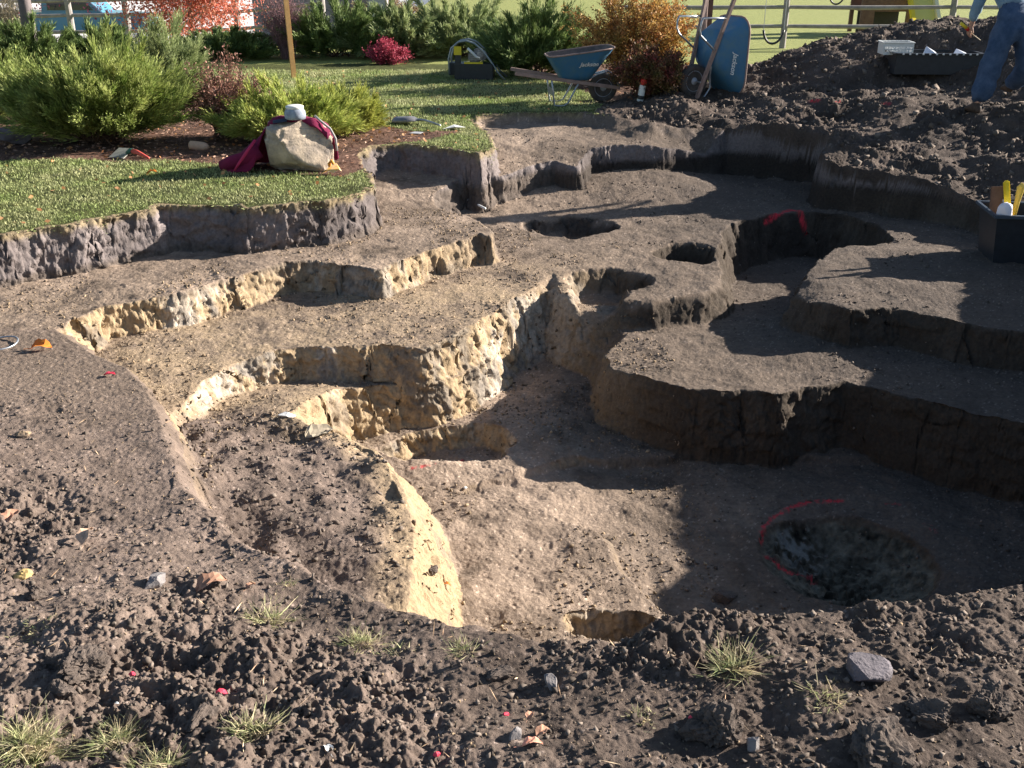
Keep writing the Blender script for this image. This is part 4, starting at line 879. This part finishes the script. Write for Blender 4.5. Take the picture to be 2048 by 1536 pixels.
# hands with fingers grow from the same skeleton as the body
def hand(sfx, curl):
    w0 = Vector(J['wr' + sfx]); d = (w0 - Vector(J['el' + sfx])).normalized(); sx = 1 if sfx == 'L' else -1
    pal = w0 + d * .07; J['pa' + sfx] = tuple(pal); body_r['pa' + sfx] = (.034, .018); be.append(('wr' + sfx, 'pa' + sfx))
hand('L', .5); hand('R', .5)
bo = skin('body', J, be, body_r, M['skin'], pe, 'pel')
for sfx in 'LR':
    w0 = Vector(J['wr' + sfx]); d = (w0 - Vector(J['el' + sfx])).normalized(); fwd = Vector((.9 if sfx == 'L' else -.9, .3, -.2)).normalized(); pal = Vector(J['pa' + sfx])
    fw = d.cross(fwd).normalized()
    for k in range(5):
        off = (k - 1.5) * .019; ln = (.036, .042, .045, .041, .034)[k] if k else .036
        if k < 4: q0 = pal - d * .01 + fw * off; dirs = [d, (d + fwd * .8).normalized(), (d * .2 + fwd).normalized()]; r0 = .0095
        else: q0 = pal - d * .05 + fw * .03; dirs = [(d + fw * .6).normalized(), (d + fwd * .7).normalized(), (d + fwd).normalized()]; r0 = .011
        P_ = {'a': tuple(q0)}; q = q0
        for j, dd in enumerate(dirs): q = q + dd * (ln if j < 2 else ln * .7) * (.8 if j else 1); P_['bcd'[j]] = tuple(q)
        skin('thumb' if k == 4 else 'finger', P_, [('a', 'b'), ('b', 'c'), ('c', 'd')], {'a': r0, 'b': r0 * .95, 'c': r0 * .85, 'd': r0 * .65}, M['skin'], pe, 'a', 1)
T_ = {k: J[k] for k in ('pel', 'hipL', 'kneL', 'hipR', 'kneR', 'wai')}; T_['ankL'] = (J['ankL'][0], J['ankL'][1], .11); T_['ankR'] = (J['ankR'][0], J['ankR'][1], J['ankR'][2] + .02)
T_['thL'] = (.14, .035, .72); T_['thR'] = (.50, .06, .74); T_['caL'] = (.05, .015, .27); T_['caR'] = (.565, .2, .38); T_['bib'] = (.275, .235, 1.30)
o = skin('overalls', T_, [('pel', 'hipL'), ('hipL', 'thL'), ('thL', 'kneL'), ('kneL', 'caL'), ('caL', 'ankL'), ('pel', 'hipR'), ('hipR', 'thR'), ('thR', 'kneR'), ('kneR', 'caR'), ('caR', 'ankR'), ('pel', 'wai'), ('wai', 'bib')],
 {'pel': (.165, .15), 'hipL': .15, 'thL': .145, 'kneL': .13, 'caL': .13, 'ankL': .10, 'hipR': .15, 'thR': .145, 'kneR': .135, 'caR': .13, 'ankR': .10, 'wai': (.17, .135), 'bib': (.15, .13)}, M['denim'], pe, 'pel')
tx2 = bpy.data.textures.new('creases', 'CLOUDS'); tx2.noise_scale = .09
for ob_, st in ((o, .075),): md = ob_.modifiers.new('creases', 'DISPLACE'); md.texture = tx2; md.strength = st
Sj = {k: J[k] for k in ('che', 'shc', 'shL', 'elL', 'shR', 'elR')}; Sj['wai'] = (.30, .14, 1.16); Sj['wrL'] = tuple(Vector(J['wrL']) + Vector((0, 0, .03))); Sj['wrR'] = J['wrR']; Sj['col'] = (.252, .37, 1.54)
o = skin('shirt', Sj, [('wai', 'che'), ('che', 'shc'), ('shc', 'shL'), ('shL', 'elL'), ('elL', 'wrL'), ('shc', 'shR'), ('shR', 'elR'), ('elR', 'wrR'), ('shc', 'col')],
 {'wai': (.155, .12), 'che': (.18, .14), 'shc': (.14, .105), 'shL': .088, 'elL': .068, 'wrL': .052, 'shR': .088, 'elR': .07, 'wrR': .055, 'col': .068}, M['shirt'], pe, 'che')
md = o.modifiers.new('creases', 'DISPLACE'); md.texture = tx2; md.strength = .035
for sg in (0, 1):
    xa = .22 + .11 * sg; MB().tube([(xa - .03 + .08 * sg - .02, .09, 1.20), (xa, .12, 1.36), (xa - .0, .20, 1.52), (xa, .32, 1.585)], .016, 6).build('strap', M['denim'], pe, smooth=True)
hb = MB().lathe([(.02, -.10), (.07, -.085), (.102, -.03), (.108, .03), (.09, .085), (.05, .115), (.01, .122)], n=20).build('hair', M['hair'], pe, smooth=True); hb.location = (.243, .455, 1.725); hb.rotation_euler = (R(-25), 0, 0)
hd = Vector((.243, .56, 1.70))
for sg in (-1, 1):
    q = MB().lathe([(.003, -.012), (.011, -.006), (.012, 0), (.011, .006), (.003, .012)], n=10).build('eye', M['white'], pe, smooth=True); q.location = hd + Vector((sg * .032, -.003, .01))
    q = MB().lathe([(.006, -.03), (.016, -.015), (.018, .005), (.01, .028)], n=10).build('ear', M['skin'], pe, smooth=True); q.location = (.243 + sg * .09, .49, 1.71)
q = MB().tube([(0, -.01, .035), (0, .012, .0), (0, .02, -.015), (0, 0, -.025)], [.008, .012, .015, .008]).build('nose', M['skin'], pe, smooth=True); q.location = hd + Vector((0, .0, -.01))
q = MB().box((0, 0, 0), (.045, .012, .012), bev=.004).build('mouth', material('lips', (.42, .15, .13), .6), pe); q.location = hd + Vector((0, -.01, -.055))
for nm, (X, Y, Z), rz in (('L', J['ankL'], 8), ('R', J['ankR'], -5)):
    rings = []
    for t_, hw, h0, h1 in ((-.09, .035, .0, .07), (-.06, .045, -.0, .13), (0, .047, 0, .14), (.06, .047, 0, .10), (.13, .052, 0, .08), (.18, .042, .0, .055), (.205, .02, .01, .03)):
        rings.append([Vector((hw * math.cos(a), t_, (h0 + h1) / 2 + (h1 - h0) / 2 * math.sin(a))) for a in [2 * math.pi * k_ / 12 for k_ in range(12)]])
    q = MB().loft(rings).build('boot', M['boot'], pe, smooth=True); q.location = (X, Y + .02, Z - .09); q.rotation_euler = (0 if nm == 'L' else R(0), 0, R(rz)); md = q.modifiers.new('s', 'SUBSURF'); md.levels = md.render_levels = 1
ph_ = p1_ + Vector(J['paL']); tr_ = empty('trowel', ph_, 0, label='pointing trowel with a yellow and red handle held by the person', cat='trowel')
MB().tube([(-.13, -.02, .09), (-.04, -.01, .03)], [.018, .02], 10).build('handle', M['yellow'], tr_, smooth=True); MB().tube([(-.05, -.01, .037), (-.015, -.005, .01)], [.0215, .02], 10).build('grip', M['red'], tr_, smooth=True); MB().tube([(-.02, -.005, .012), (.06, .0, -.05), (.16, .01, -.11)], [.008, .007, .006], 8).build('blade', M['straw'], tr_, smooth=True)

# ------------------------------------------------------------------ grass, leaves, clods
g = np.random.default_rng(99)
def grass_points(n, x0, x1, y0, y1, dens_edge=0):
    X = g.uniform(x0, x1, n); Y = y0 + (y1 - y0) * g.uniform(0, 1, n) ** 1.25; E = {}
    Z = height(X, Y, False, E); n2_ = fbm(X, Y, .12, 202, 3)
    bed_ = lookup(GB, X, Y) > .06 * n2_
    ok = (E['s1'] < .015 + .03 * n2_) & (E['gm'] < .5) & (E['heap'] < .4 + .3 * n2_) & ~(bed_ & (E['s1'] < -.12)) & ~bed_
    ok |= False
    vis = np.abs(X) < .56 * Y + .9
    ok &= vis & (g.uniform(0, 1, n) < .55 + .6 * vn(X / .25, Y / .25, 12) + .4)
    return X[ok], Y[ok], Z[ok], E['s1'][ok]
gm1 = material('lawn blade', (.23, .30, .09), .6, col2=(.42, .42, .22), scale=1.3, island=.45, transl=.3)
X, Y, Z, s1_ = grass_points(430000, -7.5, 3.5, 6.8, 19.3)
n_ = len(X); lean = np.stack([g.normal(size=n_) * .45, g.normal(size=n_) * .45, np.ones(n_)], 1); hang = (s1_ > -.05)
lean[hang, 2] = .1; lean[hang, 1] -= .9
L_ = g.uniform(.012, .034, n_) * (1 + .8 * hang) * (1 + (Y - 8) * .05)
V, F = cards(np.stack([X, Y, Z - .004], 1), unit(lean), L_, (.0025 + .0005 * Y) * np.ones(n_) * g.uniform(.7, 1.3, n_), g)
tag(npmesh('grass', V, F, gm1), kind='stuff')
# tufts of grass on the soil bank
tm = material('dry grass blade', (.25, .32, .12), .6, col2=(.58, .46, .32), scale=22, island=.5, transl=.3)
tufts = [(1468, 1335, 55, 90, 'straw coloured grass tuft rightmost in a clear patch above the large clods', 90), (1650, 1400, 60, 60, 'sparse green grass tuft low on the right bank under the dark stone', 26), (1285, 1435, 50, 35, 'flat green grass tuft in the hollow left of the largest clod', 26),
 (720, 1285, 60, 50, 'green grass tuft on the berm, left one of the middle pair', 80), (925, 1300, 40, 42, 'green and straw grass tuft at the middle of the berm crest', 40), (790, 1302, 45, 30, 'thin line of yellowing grass between the two middle tufts', 30), (535, 1235, 60, 75, 'green grass tuft on the berm slope right of the curled leaf', 60), (575, 1170, 25, 30, 'small pale grass sprig high on the berm', 18),
 (230, 1480, 85, 60, 'green grass tuft near the bottom left, beside the dark hollow', 130), (60, 1490, 90, 80, 'large matted grass tuft in the bottom left corner', 240), (510, 1465, 65, 70, 'yellow green grass tuft right of the red painted clod', 80), (320, 1530, 80, 60, 'grass tuft cut by the bottom edge on the left', 120), (75, 1260, 60, 20, 'dead brown grass mat at the left edge', 60)]
for i, (px, py, wpx, hpx, lab, nb_) in enumerate(tufts):
    p = hit(px, py, False); ppm = FPX / (p.y * cP + (CAM_H - p.z) * sP); w_, h_ = wpx / ppm, hpx / ppm; gg = np.random.default_rng(400 + i); nb_ = int(nb_ * 3)
    e = empty('grass_tuft', p, 0, label=lab, cat='grass tuft', group='grass tufts left on the soil bank')
    B = np.stack([gg.normal(size=nb_) * w_ * .28, gg.normal(size=nb_) * w_ * .22, np.zeros(nb_)], 1); B[:, 2] = height(B[:, 0] + p.x, B[:, 1] + p.y, True) - p.z - .005
    D = unit(np.stack([B[:, 0] / w_ * 1.2 + gg.normal(size=nb_) * .8, B[:, 1] / w_ * 1.2 + gg.normal(size=nb_) * .8, gg.uniform(.25, 1.1, nb_)], 1)); Ln = gg.uniform(.3, 1.1, nb_) * h_ * .62; Wd = gg.uniform(.0012, .0028, nb_)
    Vs = np.empty((nb_, 5, 2, 3)); S_ = unit(np.cross(D, gg.normal(size=(nb_, 3)))); out_ = unit(D * np.array([1, 1, 0]) + gg.normal(size=(nb_, 3)) * .3)
    for k in range(5):
        f = k / 4; c_ = B + D * (Ln * f)[:, None] + (out_ * np.array([1, 1, -.9])) * (Ln * f * f * gg.uniform(.2, .7))[:, None]; ww = (Wd * (1 - f * .85))[:, None]
        Vs[:, k, 0] = c_ - S_ * ww; Vs[:, k, 1] = c_ + S_ * ww
    Fq = []
    b0 = np.arange(nb_) * 10
    for k in range(4): Fq.append(np.stack([b0 + 2 * k, b0 + 2 * k + 1, b0 + 2 * k + 3, b0 + 2 * k + 2], 1))
    npmesh('blades', Vs.reshape(-1, 3), np.concatenate(Fq), tm, e)
# crumbs of soil lying everywhere on the bank, the heap, the ledges and the toes of the cuts
IV = np.array([(a, b, c) for a in (-1, 1) for b in (-1, 1) for c in (-1, 1)]) * .62; IF = np.array([(0, 1, 3, 2), (4, 6, 7, 5), (0, 4, 5, 1), (2, 3, 7, 6), (0, 2, 6, 4), (1, 5, 7, 3)])
def crumbs(name, n, x0, x1, y0, y1, test, r0, r1, mat, pw=3.0, yp=1.0):
    X = g.uniform(x0, x1, n); Y = y0 + (y1 - y0) * g.uniform(0, 1, n) ** yp; E = {}; Z = height(X, Y, True, E)
    ok = test(X, Y, E) & (np.abs(X) < .56 * Y + .8); X, Y, Z = X[ok], Y[ok], Z[ok]; n = len(X)
    r_ = r0 + (r1 - r0) * g.uniform(0, 1, n) ** pw
    aa = g.uniform(0, 6.3, (n, 1)); ca, sa = np.cos(aa), np.sin(aa); Iv = IV[None] + g.uniform(-.42, .42, (n, len(IV), 3)); tl_ = Iv[..., 2] * .5; Iv = np.stack([Iv[..., 0] * ca - Iv[..., 1] * sa + tl_ * sa, Iv[..., 0] * sa + Iv[..., 1] * ca, Iv[..., 2] + Iv[..., 0] * .4], -1)
    Vv = Iv * g.uniform(.5, 1.25, (n, 1, 3)) * r_[:, None, None] + np.stack([X, Y, Z + r_ * .25], 1)[:, None]
    FF = IF[None] + (np.arange(n) * len(IV))[:, None, None]
    return tag(npmesh(name, Vv.reshape(-1, 3), FF.reshape(-1, 4), mat), kind='stuff')
crumbs('soil_crumbs', 70000, -3.2, 3.2, 1.7, 5.2, lambda X, Y, E: (E['gm'] > .6) & (g.uniform(0, 1, len(X)) < .25 + .75 * E['rough']), .0015, .012, M['gclod'], 4.5, 1.5)
crumbs('pale_grit', 14000, -3.2, 3.2, 1.7, 6.0, lambda X, Y, E: E['gm'] > .5, .0012, .006, M['tclod'], 3, 1.4)
crumbs('heap_clods', 11000, 1, 9, 8, 17.5, lambda X, Y, E: (E['heap'] > .5) & (E['s1'] < .02) & (E['gm'] < .5), .007, .04, M['gclod'], 4.5)
crumbs('pit_crumbs', 34000, -4.2, 5, 4, 13, lambda X, Y, E: (E['s1'] > .1) & (E['gm'] < .4) & ((vn(X / .5, Y / .5, 5) > .1) | (E['q5'] < .9) | (np.abs(E['s3'] - .2) < .1) | (np.abs(E['s2'] - .18) < .06) | (np.abs(E['s4'] - .2) < .07)) & (X > -.2), .0025, .014, M['gclod'], 5)
crumbs('clay_crumbs', 32000, -4.5, 1.2, 4, 10, lambda X, Y, E: (E['s1'] > .1) & (E['gm'] < .4) & ((vn(X / .5, Y / .5, 5) > .0) | (np.abs(E['s3'] - .2) < .1) | (np.abs(E['s2'] - .18) < .06) | (np.abs(E['s4'] - .2) < .07)), .0025, .013, M['tclod'], 5)
crumbs('ledge_clods', 5000, -2.5, 0, 3.8, 6.2, lambda X, Y, E: (E['mb'] > .5) & (E['gm'] < .5), .003, .016, M['gclod'], 4)
# fallen leaves strewn over lawn and bed: countless
n = 2600; X = g.uniform(-6, 3, n); Y = g.uniform(7.3, 19.2, n); E = {}; Z = height(X, Y, False, E); bd = lookup(GB, X, Y) > 0
ok = (E['s1'] < -.02) & (E['gm'] < .5) & (E['heap'] < .3) & (bd | (g.uniform(0, 1, n) < .35)); X, Y, Z = X[ok], Y[ok], Z[ok]; n = len(X)
D = unit(np.stack([g.normal(size=n), g.normal(size=n), g.uniform(-.1, .35, n)], 1)); L_ = g.uniform(.03, .06, n)
V, F = cards(np.stack([X, Y, Z + .02], 1), D, L_, L_ * .7, g); tag(npmesh('fallen_leaves', V, F, M['leaf']), kind='stuff')
n = 9000; X = g.uniform(-7, 1.5, n); Y = g.uniform(8, 18, n); E = {}; Z = height(X, Y, False, E); ok = (lookup(GB, X, Y) > 0) & (E['s1'] < -.02); X, Y, Z = X[ok], Y[ok], Z[ok]; n = len(X)
D = unit(np.stack([g.normal(size=n), g.normal(size=n), g.uniform(-.05, .3, n)], 1)); L_ = g.uniform(.02, .07, n)
V, F = cards(np.stack([X, Y, Z + .01], 1), D, L_, L_ * .3, g); tag(npmesh('mulch_chips', V, F, material('wood chip', (.26, .13, .09), .85, col2=(.40, .27, .20), scale=5, island=.5)), kind='stuff')
# straws, roots and bits lying over the bank
n = 900; X = g.uniform(-2.6, 2.6, n); Y = 1.8 + 3.2 * g.uniform(0, 1, n) ** 1.4; E = {}; Z = height(X, Y, True, E); ok = E['gm'] > .7; X, Y, Z = X[ok], Y[ok], Z[ok]; n = len(X)
D = unit(np.stack([g.normal(size=n), g.normal(size=n), g.uniform(-.1, .5, n)], 1)); L_ = g.uniform(.01, .07, n)
V, F = cards(np.stack([X, Y, Z + .003], 1), D, L_, np.minimum(L_ * .3, g.uniform(.0015, .006, n)), g); tag(npmesh('straw_litter', V, F, material('straw litter', (.62, .48, .32), .8, col2=(.30, .17, .10), scale=9, island=.5)), kind='stuff')
# single clods and stones
clods = [(1435, 1460, 50, 'clod', (1.2, 1, .95), 'largest rounded soil clod on the right bank at the bottom edge', 61), (1750, 1500, 60, 'clod', (1.3, 1, .6), 'wide cracked soil clod at the bottom right corner', 62), (1728, 1352, 50, 'slate', (1.2, .8, .75), 'dark angular stone with a greenish end on the right bank', 66),
 (1505, 1500, 30, 'greystone', (.8, .6, 1), 'pale grey stone at the bottom edge under the largest clod', 64), (1103, 1372, 27, 'greystone', (1, .7, .8), 'small square grey brown stone in the middle of the bank', 65), (1000, 1350, 26, 'clod', (1.2, .6, .6), 'tilted flat clod left of the square stone', 66), (1030, 1478, 26, 'greystone', (1.2, .6, .6), 'flat pale stone beside two orange leaves', 67),
 (165, 1335, 46, 'clod', (1.3, .9, .6), 'long flat soil clod on the left bank, larger of two', 68), (105, 1325, 24, 'clod', (1, .8, .8), 'small round clod left of the long flat one', 69), (125, 1380, 26, 'clod', (1, .8, .7), 'small clod just below the long flat one', 70), (312, 1170, 27, 'greystone', (1.3, .8, .7), 'angular grey brown stone left of the curled leaf', 71),
 (75, 1190, 22, 'clod', (1, .8, .9), 'dark round clod under the yellow straw clump', 72), (620, 1470, 24, 'tan', (.1, .1, .1), '', 0), (1860, 1440, 40, 'clod', (1.2, .8, .8), 'lumpy soil clod between the bottom right corner and the dark stone', 74), (1975, 1420, 45, 'clod', (.9, .9, .9), 'tall soil clod at the right edge of the bank', 75), (398, 1440, 30, 'clod', (1.4, .6, .5), 'narrow clod left of the red painted clod', 76),
 (865, 1142, 12, 'clod', (1, .8, .8), 'small dark clod at the foot of the tan face', 77), (1445, 1195, 22, 'clod', (1.2, .8, .6), 'dark clod on the pit floor near the bank crest', 78), (572, 833, 15, 'white', (1.3, .7, .6), 'small white stone on the lit ledge left of the floor', 79), (930, 980, 6, 'white', (1, .8, .6), 'tiny white pebble in the lit middle of the pit floor', 80)]
for (px, py, rp, mt, sc, lab, sd2) in clods:
    if not lab: continue
    p = hit(px, py, False); ppm = FPX / (p.y * cP + (CAM_H - p.z) * sP); r_ = rp / ppm
    o = stone_mesh('soil_clod' if mt == 'clod' else 'stone', r_, M[mt], sd2, sub=5 if rp > 35 else 4, sc=sc, amp=.35 if mt == 'clod' else .06, rough=.13 if mt == 'clod' else .03, cuts=3 if mt == 'clod' else 16, box=.75 if mt == 'clod' else 1)
    o.location = (p.x, p.y, p.z + r_ * sc[2] * (.1 if mt == 'clod' else .3)); o.rotation_euler = (g.uniform(-.2, .2), g.uniform(-.2, .2), g.uniform(0, 6)); tag(o, lab, 'clod' if mt == 'clod' else 'stone', 'loose clods and stones on the soil')
def leaf_at(px, py, sz, mat, lab, kind='leaf', up=.3, rz=0):
    p = hit(px, py, False); ppm = FPX / (p.y * cP + (CAM_H - p.z) * sP); L = sz / ppm; gg = random.Random(px)
    rows = []
    for k in range(7):
        f = k / 6; w_ = L * .34 * math.sin(math.pi * min(1, f * 1.02 + .02)) ** .7 * (1 + .25 * math.sin(9 * f)); zz = L * up * (math.sin(f * 3) * .6 + .15)
        rows.append([Vector(((f - .5) * L, w_ * s_, zz + abs(s_) * w_ * .5 + .1 * L * gg.uniform(-.3, .6))) for s_ in (-1, -.5, 0, .5, 1)])
    e = MB().loft(rows, False, False, closed=False).build(kind, mat, None, smooth=False, solid=.0006)
    if kind == 'leaf': MB().tube([(-L * .5, 0, L * up * .1), (-L * .7, L * .04, 0), (-L * .9, 0, 0)], L * .015, 5).build('stem', mat, e)
    e.location = p + Vector((0, 0, .008)); e.rotation_euler = (gg.uniform(-.3, .3), gg.uniform(-.2, .2), rz); return tag(e, lab, kind.replace('_', ' '))
leaf_at(425, 1180, 62, M['dryleaf'], 'curled brown dry leaf on the berm', up=.4, rz=.5); leaf_at(178, 1082, 46, M['tan'], 'upright orange tan leaf curl on the left bank', up=.5, rz=1.5)
ol = material('orange leaf', (.75, .25, .04), .6, transl=.2); leaf_at(85, 700, 42, ol, 'orange leaf on the far left soil near the wire ring'); leaf_at(1085, 1472, 36, M['dryleaf'], 'upper brown leaf at the bottom middle of the bank', rz=.8); leaf_at(1065, 1497, 42, material('salmon leaf', (.75, .35, .24), .6), 'lower salmon coloured leaf at the bottom middle of the bank', rz=.1)
leaf_at(1060, 1440, 26, M['dryleaf'], 'small folded brown leaf above the pair of leaves', rz=1.2); leaf_at(503, 1180, 24, M['dryleaf'], 'little pale brown leaf beside the sprig of grass', rz=1); leaf_at(893, 1182, 18, ol, 'tiny orange leaf on the pit floor near the tan face'); leaf_at(305, 350, 22, ol, 'orange leaf on the near lawn left of the boulder'); leaf_at(656, 1505, 26, M['white'], 'white leaf scrap low on the bank', rz=2.2)
leaf_at(22, 1040, 46, M['dryleaf'], 'long thin brown stalk at the left edge of the bank', kind='stalk', up=.1, rz=1.2); leaf_at(640, 870, 60, M['straw'], 'pale stalk lying on the tan ledge', kind='stalk', up=.05, rz=.5)
leaf_at(220, 753, 24, M['pinkflag'], 'bright pink flagging scrap on the left soil', kind='flag_scrap', up=.1); leaf_at(235, 1412, 8, M['white'], 'white chip left of the grass at bottom left', kind='chip')
def redclod(px, py, r_px, lab, mat=M['pinkflag']):
    p = hit(px, py, False); ppm = FPX / (p.y * cP + (CAM_H - p.z) * sP); o = stone_mesh('painted_clod', r_px / ppm, mat, px % 89, sub=3, sc=(1.1, .8, .6), amp=.25, rough=.12, cuts=2); o.location = p + Vector((0, 0, r_px / ppm * .3)); tag(o, lab, 'clod')
redclod(443, 1396, 17, 'bright red painted clod, the biggest red spot on the bank'); redclod(200, 1316, 6, 'small red painted crumb on the left bank above the hollow'); redclod(543, 1348, 8, 'red painted crumb below the berm in the middle left'); redclod(265, 1350, 6, 'red painted crumb right of the long flat clod')
redclod(625, 1432, 9, 'dull red painted crumb right of the yellow green tuft'); redclod(1012, 1430, 6, 'tiny red painted crumb left of the small folded leaf'); redclod(873, 1510, 7, 'red painted crumb at the bottom edge in the middle'); redclod(1385, 1440, 8, 'red painted crumb on the shaded side of the largest clod')
redclod(50, 1158, 18, 'yellow straw filled clod on the left bank', material('straw clod', (.60, .42, .16), .9, col2=(.35, .25, .12), scale=60)); redclod(48, 873, 12, 'pale clay lump on the left soil slope', M['tclod'])
